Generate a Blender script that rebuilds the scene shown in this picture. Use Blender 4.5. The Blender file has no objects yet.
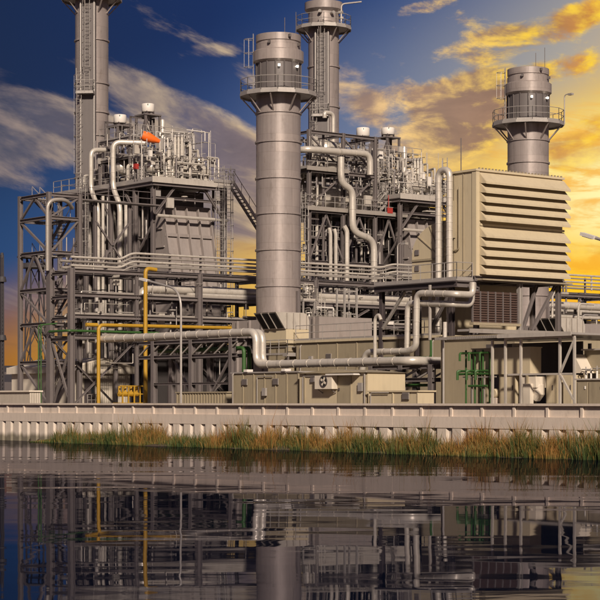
import bpy, math, random
from mathutils import Vector
R = math.radians
random.seed(7)
C = bpy.context.scene.collection
sc = bpy.context.scene

# ---------------------------------------------------------------- camera
# world x runs inland from the river wall, y along it, z up (water at 0)
YAW = R(38.4)
FX, FY = math.sin(YAW), math.cos(YAW)      # view direction
HC, FPX, HOR = 2.3, 1900.0, 402.0          # eye height, focal length and horizon in photo pixels
cam = bpy.data.cameras.new('camera')
cam.lens, cam.sensor_width = 36 * FPX / 600, 36
cam.shift_y = (HOR - 300) / 600
cam.clip_start, cam.clip_end = 1, 20000
camo = bpy.data.objects.new('camera', cam)
camo.location = (0, 0, HC)
camo.rotation_euler = (R(90), 0, -YAW)
C.objects.link(camo)
sc.camera = camo

# ---------------------------------------------------------------- sky
world = bpy.data.worlds.new('World')
sc.world = world
world.use_nodes = True
NT = world.node_tree
NT.nodes.clear()


class Nd:
    """tiny wrapper so node maths reads like maths"""
    def __init__(s, sock): s.s = sock
    def __add__(a, b): return mth('ADD', a, b)
    def __radd__(a, b): return mth('ADD', a, b)
    def __sub__(a, b): return mth('SUBTRACT', a, b)
    def __rsub__(a, b): return mth('SUBTRACT', b, a)
    def __mul__(a, b): return mth('MULTIPLY', a, b)
    def __rmul__(a, b): return mth('MULTIPLY', a, b)
    def __truediv__(a, b): return mth('DIVIDE', a, b)


def plug(tree, sock, v):
    if isinstance(v, Nd): tree.links.new(v.s, sock)
    elif hasattr(v, 'is_output'): tree.links.new(v, sock)
    else: sock.default_value = v


CUR = [NT]


def mth(op, a, b=None, clamp=False):
    n = CUR[0].nodes.new('ShaderNodeMath'); n.operation = op; n.use_clamp = clamp
    plug(CUR[0], n.inputs[0], a)
    if b is not None: plug(CUR[0], n.inputs[1], b)
    return Nd(n.outputs[0])


def smooth(x, a, b, lo=0.0, hi=1.0):
    n = CUR[0].nodes.new('ShaderNodeMapRange'); n.interpolation_type = 'SMOOTHSTEP'
    plug(CUR[0], n.inputs[0], x)
    for i, v in enumerate((a, b, lo, hi)): plug(CUR[0], n.inputs[i + 1], v)
    return Nd(n.outputs[0])


def mixc(f, a, b, blend='MIX'):
    n = CUR[0].nodes.new('ShaderNodeMix'); n.data_type = 'RGBA'; n.blend_type = blend; n.clamp_factor = True
    plug(CUR[0], n.inputs[0], f); plug(CUR[0], n.inputs[6], a); plug(CUR[0], n.inputs[7], b)
    return Nd(n.outputs[2])


def comb(x, y, z):
    n = CUR[0].nodes.new('ShaderNodeCombineXYZ')
    for i, v in enumerate((x, y, z)): plug(CUR[0], n.inputs[i], v)
    return Nd(n.outputs[0])


def noise(vec, scale, detail=6, rough=.55, dist=0.0, out=0):
    n = CUR[0].nodes.new('ShaderNodeTexNoise')
    plug(CUR[0], n.inputs['Vector'], vec)
    n.inputs['Scale'].default_value = scale; n.inputs['Detail'].default_value = detail
    n.inputs['Roughness'].default_value = rough; n.inputs['Distortion'].default_value = dist
    return Nd(n.outputs[out])


def ramp(f, stops):
    n = CUR[0].nodes.new('ShaderNodeValToRGB')
    plug(CUR[0], n.inputs[0], f)
    e = n.color_ramp.elements
    while len(e) < len(stops): e.new(.5)
    for i, (p, c) in enumerate(stops):
        e[i].position = p; e[i].color = c
    return Nd(n.outputs[0])


def s2l(r, g, b):
    f = lambda v: (v / 12.92 if v <= .04045 else ((v + .055) / 1.055) ** 2.4)
    return (f(r / 255), f(g / 255), f(b / 255), 1)


tc = NT.nodes.new('ShaderNodeTexCoord')
sp = NT.nodes.new('ShaderNodeSeparateXYZ')
NT.links.new(tc.outputs['Generated'], sp.inputs[0])
dx_, dy_, dz_ = (Nd(o) for o in sp.outputs)
SUN_AZ = 330.0                                             # where the sun went down, in 1/1900 rad right of the view axis
azi = mth('ARCTAN2', dx_ * FY - dy_ * FX, dx_ * FX + dy_ * FY) * 1900.0
ele = mth('ARCSINE', dz_) * 1900.0
E = mth('MAXIMUM', ele, 0.0)
side = SUN_AZ - mth('ABSOLUTE', azi - SUN_AZ)              # falls off to both sides of the sun
T = mth('DIVIDE', mth('MAXIMUM', mth('MINIMUM', side + 300.0, 700.0), 0.0), 700.0)   # 0 far left, 1 at the sun
blue = ramp(T, [(0, s2l(6, 26, 66)), (.3, s2l(9, 34, 84)), (.55, s2l(24, 56, 112)), (.78, s2l(52, 80, 132)), (1, s2l(84, 106, 146))])
low_blue = ramp(T, [(0, s2l(20, 60, 110)), (.3, s2l(54, 78, 128)), (.55, s2l(112, 122, 148)), (.8, s2l(168, 160, 150)), (1, s2l(206, 176, 130))])
warm = ramp(T, [(0, s2l(158, 98, 26)), (.3, s2l(214, 166, 70)), (.55, s2l(238, 190, 88)), (.78, s2l(255, 200, 34)), (1, s2l(255, 206, 6))])
thr = 100.0 + T * 255.0
sky = mixc(smooth(E, thr + 20.0, thr + 210.0), low_blue, blue)
sky = mixc(smooth(E, thr - 75.0, thr + 45.0), warm, sky)
# bright pool of light round the sun's place
dsun = mth('SQRT', mth('POWER', azi - 320.0, 2.0) + mth('POWER', (E - 205.0) * 1.5, 2.0))
sky = mixc(smooth(dsun, 170.0, 10.0, 0, 1.0), sky, s2l(255, 244, 170))
sky = mixc(smooth(E, 185.0, 110.0) * smooth(T, .55, .85), sky, s2l(255, 196, 0))
sky = mixc(smooth(noise(comb(azi * .010, E * .045, 8.0), 1.0, 5, .6, .5), .46, .62, 0, .75) * smooth(E, thr + 10.0, thr - 60.0) * smooth(T, .1, .6, .3, 1.0), sky,
           ramp(T, [(0, s2l(88, 62, 50)), (.4, s2l(176, 128, 84)), (.75, s2l(246, 172, 30)), (1, s2l(252, 168, 0))]))
# clouds: a broken sheet, thicker in some places
cv = comb(azi * .0062 + E * .004, E * .0150 + azi * .0042, 0.0)
cv2 = comb(azi * .0062 + E * .004 + .12, E * .0150 + azi * .0042 + .10, 0.0)
pv = comb(azi * .016, E * .034, 3.0)
pv2 = comb(azi * .016 + .16, E * .034 - .14, 3.0)
n1, n1b = noise(cv, 1.15, 9, .62, .35), noise(cv2, 1.15, 5, .55, .35)
n2, n2b = noise(pv, 1.0, 9, .64, .2), noise(pv2, 1.0, 5, .55, .2)


def blob(px, py, ru, rv, slope, amp):
    u = azi - (px - 300.0); v = E - (402.0 - py) - u * slope
    q = mth('POWER', u * (1.0 / ru), 2.0) + mth('POWER', v * (1.0 / rv), 2.0)
    return smooth(q, 1.0, 0.0, 0.0, amp)


bias = None
for b in [(30, 132, 150, 44, -.10, .36), (-40, 170, 120, 26, -.1, .20), (190, 128, 130, 42, -.45, .34), (235, 195, 120, 62, -.1, .40),
          (215, 55, 60, 10, .1, .10), (262, 84, 45, 16, -.3, .12), (345, 95, 50, 50, -.6, .20),
          (400, 105, 60, 30, 0, .18), (478, 108, 85, 50, .2, .50), (520, 42, 110, 24, .22, .30), (560, 75, 70, 16, .2, .2), (430, 12, 50, 9, .2, .16),
          (600, 20, 60, 20, .2, .18), (585, 150, 60, 40, .1, .30), (430, 160, 90, 40, 0, .25), (590, 250, 60, 12, 0, .25),
          (20, 310, 160, 30, 0, .10), (160, 330, 200, 12, 0, .2)]:
    bb = blob(*b)
    bias = bb if bias is None else bias + bb
elsewhere = smooth(mth('ABSOLUTE', azi - 0.0), 420.0, 1200.0, 0, .16)      # the same broken cloud all round
mixn = smooth(T, .35, .65)
nn = n1 * (1.0 - mixn) + n2 * mixn
nnb = n1b * (1.0 - mixn) + n2b * mixn
dens = nn - .60 + bias + elsewhere
cover = smooth(dens, -.03, .22)
lit = smooth(nn - nnb + (0.26 - dens) * .42, -.06, .18)
c_lit = ramp(T, [(0, s2l(150, 130, 122)), (.3, s2l(206, 180, 146)), (.55, s2l(252, 206, 136)), (.75, s2l(255, 208, 56)), (1, s2l(255, 214, 20))])
c_shd = ramp(T, [(0, s2l(74, 72, 88)), (.3, s2l(112, 98, 104)), (.55, s2l(158, 126, 104)), (.74, s2l(150, 112, 86)), (.84, s2l(206, 136, 48)), (1, s2l(246, 164, 14))])
cloud = mixc(lit, mixc(1.0, c_shd, comb(n2 * .9 + .55, n2 * .9 + .55, n2 * .85 + .58), 'MULTIPLY'), c_lit)
sky = mixc(cover * smooth(E, 5.0, 60.0, .35, .95) * smooth(dsun, 20.0, 150.0, .45, 1.0), sky, cloud)
# a thin share of physical sky so the upper dome keeps its own gradient
nish = NT.nodes.new('ShaderNodeTexSky'); nish.sky_type = 'NISHITA'; nish.sun_disc = False
SUN_TO = Vector((-FX * .80 + FY * .13, -FY * .80 - FX * .13, .45)).normalized()
nish.sun_elevation = math.asin(SUN_TO.z)
nish.sun_rotation = math.atan2(SUN_TO.x, SUN_TO.y)
bg1 = NT.nodes.new('ShaderNodeBackground'); bg1.inputs[1].default_value = 1.0
plug(NT, bg1.inputs[0], sky)
bg2 = NT.nodes.new('ShaderNodeBackground'); bg2.inputs[1].default_value = 0.003
NT.links.new(nish.outputs[0], bg2.inputs[0])
ad = NT.nodes.new('ShaderNodeAddShader'); wo = NT.nodes.new('ShaderNodeOutputWorld')
NT.links.new(bg1.outputs[0], ad.inputs[0]); NT.links.new(bg2.outputs[0], ad.inputs[1]); NT.links.new(ad.outputs[0], wo.inputs[0])

# ---------------------------------------------------------------- sun, exposure
sl = bpy.data.lights.new('sun', 'SUN'); sl.energy = 4.7; sl.angle = R(4); sl.color = (1, .86, .71)
slo = bpy.data.objects.new('sun', sl); C.objects.link(slo)
slo.rotation_euler = SUN_TO.to_track_quat('Z', 'Y').to_euler()
slo.location = (0, 0, 100)
sc.view_settings.view_transform = 'Standard'; sc.view_settings.look = 'None'
sc.view_settings.exposure = 0; sc.view_settings.gamma = 1
sc.render.engine = 'CYCLES'
sc.cycles.use_denoising = True; sc.cycles.use_adaptive_sampling = True; sc.cycles.adaptive_threshold = .02
sc.cycles.max_bounces = 4; sc.cycles.glossy_bounces = 3; sc.cycles.diffuse_bounces = 2
world.cycles.sampling_method = 'MANUAL'; world.cycles.sample_map_resolution = 256
sc.cycles.caustics_reflective = False; sc.cycles.caustics_refractive = False

# ---------------------------------------------------------------- photo pixel -> point on a known plane


def onx(px, py, x):
    a = (px - 300) / FPX; Y = x / (FX + FY * a)
    return Vector((x, Y * (FY - FX * a), HC + (HOR - py) * Y / FPX))


def ony(px, py, y):
    a = (px - 300) / FPX; Y = y / (FY - FX * a)
    return Vector((Y * (FX + FY * a), y, HC + (HOR - py) * Y / FPX))


def atY(px, py, Y):
    a = (px - 300) / FPX
    return Vector((Y * (FX + FY * a), Y * (FY - FX * a), HC + (HOR - py) * Y / FPX))


G = 2.0          # level of the yard

# ---------------------------------------------------------------- materials
MATS = {}


def mat(name, col, rough=.55, metal=0.0, var=.14, vscale=.8, streak=.0, stain=0.0, bump=0.0, bscale=30, dirt=.0, wave=None, emit=0, plates=None):
    m = bpy.data.materials.new(name); m.use_nodes = True
    CUR[0] = t = m.node_tree
    b = t.nodes['Principled BSDF']
    b.inputs['Roughness'].default_value = rough; b.inputs['Metallic'].default_value = metal
    geo = t.nodes.new('ShaderNodeNewGeometry')
    pos = Nd(geo.outputs['Position'])
    sx = t.nodes.new('ShaderNodeSeparateXYZ'); plug(t, sx.inputs[0], pos)
    px, py, pz = (Nd(o) for o in sx.outputs)
    big = noise(pos, vscale, 4, .6)
    fine = noise(pos, 9.0, 5, .6)
    v = (big - .5) * (2.2 * var) + (fine - .5) * (1.0 * var)
    if streak:
        st = noise(comb(px * 3.2, py * 3.2, pz * .16), 1.6, 5, .6)
        v = v + (st - .5) * (2.4 * streak)
    base = mixc(1.0, (*col, 1), comb(1.0 + v, 1.0 + v, 1.0 + v), 'MULTIPLY')
    if dirt:
        dn = noise(comb(px * 1.4, py * 1.4, pz * .5), 1.3, 7, .65)
        base = mixc(smooth(dn, .52, .74, 0, dirt), base, (.10, .075, .055, 1))
    if stain:
        edge = noise(comb(px * 1.1, py * 1.1, 0.0), 1.2, 5, .65)
        base = mixc(smooth(pz - edge * .55, stain, stain - .35, 0, .8), base, (.085, .075, .038, 1))
    if plates:
        tco = t.nodes.new('ShaderNodeTexCoord'); so = t.nodes.new('ShaderNodeSeparateXYZ'); t.links.new(tco.outputs['Object'], so.inputs[0])
        lx, ly, lz = (Nd(o) for o in so.outputs)
        bt = t.nodes.new('ShaderNodeTexBrick'); bt.offset = .5
        plug(t, bt.inputs['Vector'], comb(mth('ARCTAN2', ly, lx) * plates[0], lz, 0.0))
        bt.inputs['Color1'].default_value = (.90, .90, .90, 1); bt.inputs['Color2'].default_value = (1.08, 1.07, 1.05, 1); bt.inputs['Mortar'].default_value = (.72, .70, .68, 1)
        bt.inputs['Scale'].default_value = 1.0; bt.inputs['Mortar Size'].default_value = .012; bt.inputs['Mortar Smooth'].default_value = .3
        bt.inputs['Brick Width'].default_value = plates[0] * math.pi / 2; bt.inputs['Row Height'].default_value = plates[1]
        base = mixc(1.0, base, bt.outputs['Color'], 'MULTIPLY')
        run = noise(comb(mth('ARCTAN2', ly, lx) * 9.0, lz * .22, 0.0), 1.0, 5, .65)
        base = mixc(smooth(run, .60, .78, 0, .45), base, (.13, .085, .06, 1))
    plug(t, b.inputs['Base Color'], base)
    rg = noise(pos, 5.0, 3, .5)
    plug(t, b.inputs['Roughness'], (rg - .5) * .25 + rough)
    h = None
    if bump:
        h = noise(pos, bscale, 4, .6) * bump
    if wave:
        axis, pitch, amp = wave
        c = {'x': px, 'y': py, 'z': pz, 'xy': px + py}[axis]
        w = mth('SINE', c * (2 * math.pi / pitch)) * amp
        h = w if h is None else h + w
    if h is not None:
        bn = t.nodes.new('ShaderNodeBump'); bn.inputs['Strength'].default_value = 1.0; bn.inputs['Distance'].default_value = 1.0
        plug(t, bn.inputs['Height'], h); t.links.new(bn.outputs[0], b.inputs['Normal'])
    if emit:
        b.inputs['Emission Color'].default_value = (*col, 1); b.inputs['Emission Strength'].default_value = emit
    MATS[name] = m
    return m


mat('stack_paint', (.35, .30, .285), .40, .25, .12, .35, .22, dirt=.32, plates=(1.76, 1.42))
mat('stack_dark', (.14, .122, .12), .55, .1, .12, .5, .10)
mat('steel', (.18, .155, .152), .5, .15, .16, .8, .06, dirt=.25)
mat('steel_dark', (.075, .06, .062), .55, .1, .15, .8)
mat('galv', (.42, .385, .36), .42, .3, .16, 1.2, .05)
mat('clad', (.62, .565, .50), .36, .30, .16, .9, .10, dirt=.34, bump=.006, bscale=2.2)
mat('clad_dim', (.38, .34, .305), .42, .25, .12, .6, .06, dirt=.25)
mat('casing', (.10, .085, .08), .6, .05, .16, .35, .12)
mat('duct', (.30, .26, .245), .55, .05, .12, .4, .12, dirt=.25)
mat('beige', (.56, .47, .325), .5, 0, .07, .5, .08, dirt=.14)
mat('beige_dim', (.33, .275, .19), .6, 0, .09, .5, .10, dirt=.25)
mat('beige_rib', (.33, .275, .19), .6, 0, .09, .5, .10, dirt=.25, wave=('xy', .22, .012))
mat('cream', (.68, .60, .50), .6, 0, .08, .5, .08, dirt=.16)
mat('cream_rib', (.50, .44, .365), .6, 0, .09, .5, .08, dirt=.16, wave=('xy', .2, .012))
mat('white', (.74, .69, .64), .45, 0, .06, 1, .08)
mat('concrete', (.64, .54, .46), .8, 0, .10, .5, .10, bump=.004, bscale=18, dirt=.28)
mat('pile', (.66, .565, .48), .7, 0, .14, .6, .2, stain=.30, bump=.003, bscale=14, dirt=.34)
mat('yellow', (.44, .25, .022), .5, 0, .16, 1, .10, dirt=.3)
mat('green', (.035, .10, .022), .5, 0, .18, 1, .10, dirt=.25)
mat('orange', (.95, .16, .015), .6, 0, .06)
mat('red', (.36, .035, .028), .5, 0, .08)
mat('black', (.012, .010, .010), .7, 0, .2)
mat('brown', (.075, .045, .036), .6, 0, .2, 1.5, .1)
mat('gravel', (.20, .165, .135), .95, 0, .30, .5, bump=.03, bscale=9)
mat('mud', (.075, .055, .038), .7, 0, .35, 1.2, bump=.05, bscale=5)
mat('lamp', (1, .93, .78), .4, emit=2.5)
mat('bay_shade', (.032, .027, .027), .7, 0, .2, .5, .1)  # shade of the rack bays put into the colour as near-black
mat('far_steel', (.045, .04, .045), .7, 0, .1)
mat('glass', (.03, .035, .04), .08, 0, .1)

# ---------------------------------------------------------------- mesh building


class MB:
    def __init__(s): s.v = []; s.f = []; s.sm = []
    def add(s, vs, fs, smooth_=False):
        o = len(s.v); s.v += [tuple(p) for p in vs]
        for f in fs: s.f.append(tuple(i + o for i in f)); s.sm.append(smooth_)
        return s
    def box(s, x0, x1, y0, y1, z0, z1):
        return s.add([(x0, y0, z0), (x1, y0, z0), (x1, y1, z0), (x0, y1, z0), (x0, y0, z1), (x1, y0, z1), (x1, y1, z1), (x0, y1, z1)],
                     [(0, 3, 2, 1), (4, 5, 6, 7), (0, 1, 5, 4), (1, 2, 6, 5), (2, 3, 7, 6), (3, 0, 4, 7)])
    def frame(s, p, q, hint=None):
        p, q = Vector(p), Vector(q); t = (q - p).normalized()
        if hint is None: hint = Vector((0, 0, 1)) if abs(t.z) < .9 else Vector((1, 0, 0))
        u = t.cross(hint).normalized(); w = u.cross(t).normalized()
        return p, q, u, w
    def beam(s, p, q, w, h=None, hint=None):
        h = h or w; p, q, u, n = s.frame(p, q, hint)
        a = [(-w / 2, -h / 2), (w / 2, -h / 2), (w / 2, h / 2), (-w / 2, h / 2)]
        vs = [p + u * i + n * j for i, j in a] + [q + u * i + n * j for i, j in a]
        return s.add(vs, [(3, 2, 1, 0), (4, 5, 6, 7), (0, 1, 5, 4), (1, 2, 6, 5), (2, 3, 7, 6), (3, 0, 4, 7)])
    def hbeam(s, p, q, w, h=None, hint=None):
        h = h or w; p, q, u, n = s.frame(p, q, hint); t = w * .12; k = w / 2; g = h / 2
        a = [(-k, -g), (k, -g), (k, -g + t), (t / 2, -g + t), (t / 2, g - t), (k, g - t), (k, g), (-k, g), (-k, g - t), (-t / 2, g - t), (-t / 2, -g + t), (-k, -g + t)]
        vs = [p + u * i + n * j for i, j in a] + [q + u * i + n * j for i, j in a]
        m = len(a)
        return s.add(vs, [tuple(range(m))[::-1], tuple(range(m, 2 * m))] + [(i, (i + 1) % m, (i + 1) % m + m, i + m) for i in range(m)])
    def tube(s, pts, r, n=10, bend=0.0, bands=0.0, bandr=1.075, cap=True):
        P = [Vector(p) for p in pts]
        path = [P[0]]
        for i in range(1, len(P) - 1):
            a, b, c = P[i - 1], P[i], P[i + 1]
            d1, d2 = (a - b), (c - b); l1, l2 = d1.length, d2.length
            k = min(bend, l1 * .48, l2 * .48)
            if k < 1e-3: path.append(b); continue
            s1, s2 = b + d1 / l1 * k, b + d2 / l2 * k
            for j in range(7):
                tt = j / 6; path.append(s1 * (1 - tt) ** 2 + b * 2 * tt * (1 - tt) + s2 * tt * tt)
        path.append(P[-1])
        st = [(path[0], r)]
        for i in range(1, len(path)):
            a, b = path[i - 1], path[i]; L = (b - a).length
            if bands and L > bands * 1.2:
                m = int(L / bands); d = (b - a) / L
                for j in range(1, m + 1):
                    c = a + (b - a) * (j - .5) / m
                    for o, rr in ((-.035, r), (-.034, r * bandr), (.034, r * bandr), (.035, r)): st.append((c + d * o, rr))
            st.append((b, r))
        n0 = None; rings = []
        for i, (p, rr) in enumerate(st):
            if i == 0: t = st[1][0] - p
            elif i == len(st) - 1: t = p - st[i - 1][0]
            else: t = (st[i + 1][0] - p).normalized() + (p - st[i - 1][0]).normalized()
            t = t.normalized()
            if n0 is None:
                h = Vector((0, 0, 1)) if abs(t.z) < .9 else Vector((1, 0, 0)); n0 = t.cross(h).normalized()
            n0 = (n0 - t * n0.dot(t)).normalized(); b = t.cross(n0)
            rings.append([p + (n0 * math.cos(2 * math.pi * k / n) + b * math.sin(2 * math.pi * k / n)) * rr for k in range(n)])
        vs = [v for rg in rings for v in rg]; fs = []
        for i in range(len(rings) - 1):
            for k in range(n):
                k2 = (k + 1) % n; fs.append((i * n + k, i * n + k2, (i + 1) * n + k2, (i + 1) * n + k))
        s.add(vs, fs, True)
        if cap:
            o = len(s.v) - len(vs)
            s.f.append(tuple(o + k for k in range(n))[::-1]); s.sm.append(False)
            s.f.append(tuple(o + (len(rings) - 1) * n + k for k in range(n))); s.sm.append(False)
        return s
    def lathe(s, c, prof, n=32, axis='z', sm=True, a0=0.0):
        c = Vector(c); vs = []; m = len(prof)
        for k in range(n):
            a = 2 * math.pi * k / n + a0; ca, sa = math.cos(a), math.sin(a)
            for r, z in prof:
                if axis == 'z': vs.append(c + Vector((r * ca, r * sa, z)))
                elif axis == 'x': vs.append(c + Vector((z, r * ca, r * sa)))
                else: vs.append(c + Vector((r * sa, z, r * ca)))
        fs = []
        for k in range(n):
            k2 = (k + 1) % n
            for i in range(m - 1): fs.append((k * m + i, k2 * m + i, k2 * m + i + 1, k * m + i + 1))
        return s.add(vs, fs, sm)
    def prism(s, poly, axis, a, b):
        """2-D outline extruded along an axis"""
        def pt(u, v, w): return {'x': (w, u, v), 'y': (u, w, v), 'z': (u, v, w)}[axis]
        n = len(poly)
        vs = [pt(u, v, a) for u, v in poly] + [pt(u, v, b) for u, v in poly]
        return s.add(vs, [tuple(range(n))[::-1], tuple(range(n, 2 * n))] + [(i, (i + 1) % n, (i + 1) % n + n, i + n) for i in range(n)])
    def quad(s, a, b, c, d): return s.add([a, b, c, d], [(0, 1, 2, 3)])


ORG = {}


def link_mesh(name, mb, m, loc, parent=None):
    me = bpy.data.meshes.new(name)
    me.from_pydata([(x - loc[0], y - loc[1], z - loc[2]) for x, y, z in mb.v], [], mb.f)
    me.polygons.foreach_set('use_smooth', mb.sm)
    me.materials.append(MATS[m])
    import bmesh
    bm = bmesh.new(); bm.from_mesh(me); bmesh.ops.recalc_face_normals(bm, faces=bm.faces); bm.to_mesh(me); bm.free()
    if any(mb.sm): me.set_sharp_from_angle(angle=R(38))
    o = bpy.data.objects.new(name, me); C.objects.link(o)
    if parent is not None: o.parent = parent
    return o


def thing(name, label, cat, loc, group=None):
    o = bpy.data.objects.new(name, None); C.objects.link(o); o.location = loc; o.empty_display_size = .3
    o['label'] = label; o['category'] = cat
    if group: o['group'] = group
    ORG[o] = tuple(loc)
    return o


def part(root, name, mb, m, label=None):
    """a mesh child of a thing or of one of its parts"""
    loc = ORG[root]; o = link_mesh(name, mb, m, loc, root); ORG[o] = loc
    if label: o['label'] = label
    return o


def one(name, label, cat, mb, m, group=None, loc=None):
    """a thing that is one mesh"""
    if loc is None:
        n = len(mb.v); loc = (sum(v[0] for v in mb.v) / n, sum(v[1] for v in mb.v) / n, min(v[2] for v in mb.v))
    o = link_mesh(name, mb, m, loc); o.location = loc
    o['label'] = label; o['category'] = cat
    if group: o['group'] = group
    ORG[o] = tuple(loc)
    return o


def structure(name, mb, m):
    o = link_mesh(name, mb, m, (0, 0, 0)); o['kind'] = 'structure'; ORG[o] = (0, 0, 0)
    return o


def clone(o, parent, off):
    c = o.copy(); C.objects.link(c); c.parent = parent; c.location = Vector(o.location) + Vector(off)
    return c


def mem(root, name, p, q, w, m='steel', h=None, hint=None, solid=False):
    b = MB()
    (b.beam if solid else b.hbeam)(p, q, w, h, hint)
    return part(root, name, b, m)


def rail(root, pts, h=1.1, sp=1.5, m='galv', r=.03, name='handrail', toe=True, closed=False):
    b = MB(); P = [Vector(p) for p in pts]
    if closed: P.append(P[0])
    for hh in (h, h * .52): b.tube([p + Vector((0, 0, hh)) for p in P], r, 5)
    for a, c in zip(P, P[1:]):
        L = (c - a).length; n = max(1, round(L / sp))
        for j in range(n + 1):
            p = a + (c - a) * j / n; b.tube([p, p + Vector((0, 0, h))], r, 5)
        if toe: b.beam(a + Vector((0, 0, .07)), c + Vector((0, 0, .07)), .02, .14)
    return part(root, name, b, m)


def ladder(root, base, top, side, w=.45, out=None, cage=True, m='galv', name='ladder'):
    """side: unit vector across the rungs, out: unit vector away from what it is fixed to"""
    base, top, side = Vector(base), Vector(top), Vector(side); b = MB()
    for s in (-1, 1): b.tube([base + side * s * w / 2, top + side * s * w / 2], .035, 5)
    n = int((top - base).length / .33)
    for i in range(1, n):
        p = base + (top - base) * i / n; b.tube([p - side * w / 2, p + side * w / 2], .018, 4)
    o = part(root, name, b, m)
    if cage and out is not None:
        out = Vector(out); c = MB(); z = base.z + 2.2
        k = 0
        hoops = []
        while z < top.z:
            cpt = Vector((base.x, base.y, z)); hp = []
            for j in range(7):
                a = math.pi * j / 6
                hp.append(cpt + side * (.38 * math.cos(a)) + out * (.72 * math.sin(a)))
            c.tube(hp, .025, 4); hoops.append(hp); z += 1.1
        if len(hoops) > 1:
            for j in (1, 3, 5): c.tube([hoops[0][j], hoops[-1][j]], .02, 4)
        if hoops: part(o, 'safety_cage', c, m)
    return o


def pipe(name, label, pts, r, m='clad', bend=None, bands=1.2, n=12, group=None, cat='pipe'):
    b = MB().tube(pts, r, n, r * 2.2 if bend is None else bend, bands)
    return one(name, label, cat, b, m, group)


V = Vector
UX, UY, UZ = V((1, 0, 0)), V((0, 1, 0)), V((0, 0, 1))

# ================================================================ SETTING
WX = 57.2                                                  # river face of the flood wall
structure('yard_ground', MB().quad((WX + .5, -900, G), (6000, -900, G), (6000, 6000, G), (WX + .5, 6000, G)), 'gravel')

wm = bpy.data.materials.new('river_water'); wm.use_nodes = True; CUR[0] = t = wm.node_tree
t.nodes.clear()
geo = t.nodes.new('ShaderNodeNewGeometry'); sx = t.nodes.new('ShaderNodeSeparateXYZ'); t.links.new(geo.outputs['Position'], sx.inputs[0])
wx, wy, _z = (Nd(o) for o in sx.outputs)
al = wx * FY - wy * FX; dp = wx * FX + wy * FY
w1 = noise(comb(al * .20, dp * .20, 0.0), 1.0, 1, .4, .6)
w2 = noise(comb(al * .5, dp * 1.1, 5.0), 1.0, 2, .5, .2)
w3 = noise(comb(al * .05, dp * .12, 9.0), 1.0, 3, .5)
calm = smooth(w3, .40, .62, .25, 1.0)
bn = t.nodes.new('ShaderNodeBump'); bn.inputs['Strength'].default_value = 1; bn.inputs['Distance'].default_value = 1
plug(t, bn.inputs['Height'], (w1 * .017 + w2 * .0012) * calm)
gl = t.nodes.new('ShaderNodeBsdfGlossy'); gl.inputs['Color'].default_value = (.44, .43, .47, 1); gl.inputs['Roughness'].default_value = .02
df = t.nodes.new('ShaderNodeBsdfDiffuse'); df.inputs['Color'].default_value = (.004, .008, .024, 1)
fr = t.nodes.new('ShaderNodeFresnel'); fr.inputs['IOR'].default_value = 1.33
ms = t.nodes.new('ShaderNodeMixShader'); om = t.nodes.new('ShaderNodeOutputMaterial')
for nn_ in (gl, df, fr): t.links.new(bn.outputs[0], nn_.inputs['Normal'])
t.links.new(fr.outputs[0], ms.inputs[0]); t.links.new(df.outputs[0], ms.inputs[1]); t.links.new(gl.outputs[0], ms.inputs[2]); t.links.new(ms.outputs[0], om.inputs[0])
MATS['water'] = wm
structure('river_water', MB().quad((-900, -900, 0), (WX + .35, -900, 0), (WX + .35, 1500, 0), (-900, 1500, 0)), 'water')

# muddy foot of the wall where the reeds grow
bk = MB(); ys = [44 + i * .8 for i in range(69)]
rows = []
for i, y in enumerate(ys):
    e = 1.25 + .25 * math.sin(y * .7) + .3 * math.sin(y * 1.9 + 1) + random.uniform(-.15, .15)
    if y > 92: e *= max(.12, 1 - (y - 92) / 5)
    rows.append([(WX + .3, y, .32), (WX - e * .55, y, .12 + random.uniform(-.04, .04)), (WX - e, y, -.02), (WX - e - .25, y, -.3)])
vs = [p for r_ in rows for p in r_]
bk.add(vs, [(i * 4 + k, i * 4 + k + 1, i * 4 + 5 + k, i * 4 + 4 + k) for i in range(len(rows) - 1) for k in range(3)], True)
structure('river_bank', bk, 'mud')

# ================================================================ FLOOD WALL
fw = thing('flood_wall', 'long pinkish flood wall of sheet piling under a concrete parapet at the water', 'wall', (WX, 75, 0))
Y0, Y1 = 34.0, 124.0
ZT = 2.235
SEG = 7.8
for nm, x0_, x1_, z0_, z1_ in (('cap_beam', WX - .16, WX + .5, 1.16, 1.66), ('parapet', WX - .02, WX + .30, 1.66, ZT - .10), ('coping', WX - .17, WX + .40, ZT - .10, ZT)):
    sg0 = part(fw, nm, MB().box(x0_, x1_, Y0, Y0 + SEG - .02, z0_, z1_), 'concrete')
    for k in range(1, int((Y1 - Y0) / SEG) + 1): clone(sg0, fw, (random.uniform(-.012, .012), k * SEG, 0))
pb = MB().box(WX - .10, WX - .022, Y0, Y0 + .14, 1.663, ZT - .103)
pil0 = part(fw, 'pilaster', pb, 'concrete')
k = 1
while Y0 + k * 1.95 < Y1 - .2:
    clone(pil0, fw, (0, k * 1.95, 0)); k += 1
PW = .98
pl = MB()
prof = [(0, -.04), (.10, -.04), (.20, -.14), (.77, -.14), (.87, -.04), (PW - .012, -.04)]
vv = []
for yy, d in prof: vv += [(WX + d, Y0 + yy, -.8), (WX + d, Y0 + yy, 1.157)]
pl.add(vv, [(i * 2, i * 2 + 2, i * 2 + 3, i * 2 + 1) for i in range(len(prof) - 1)])
vb = [(x + .06, y, z) for x, y, z in vv]
pl.add(vb, [(i * 2 + 1, i * 2 + 3, i * 2 + 2, i * 2) for i in range(len(prof) - 1)])
pil1 = part(fw, 'sheet_pile', pl, 'pile')
k = 1
while Y0 + k * PW < Y1 - .9:
    clone(pil1, fw, (random.uniform(-.012, .012), k * PW, 0)); k += 1

# ================================================================ BYPASS STACKS, BOILERS, HRSG STACKS (two alike units)


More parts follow.
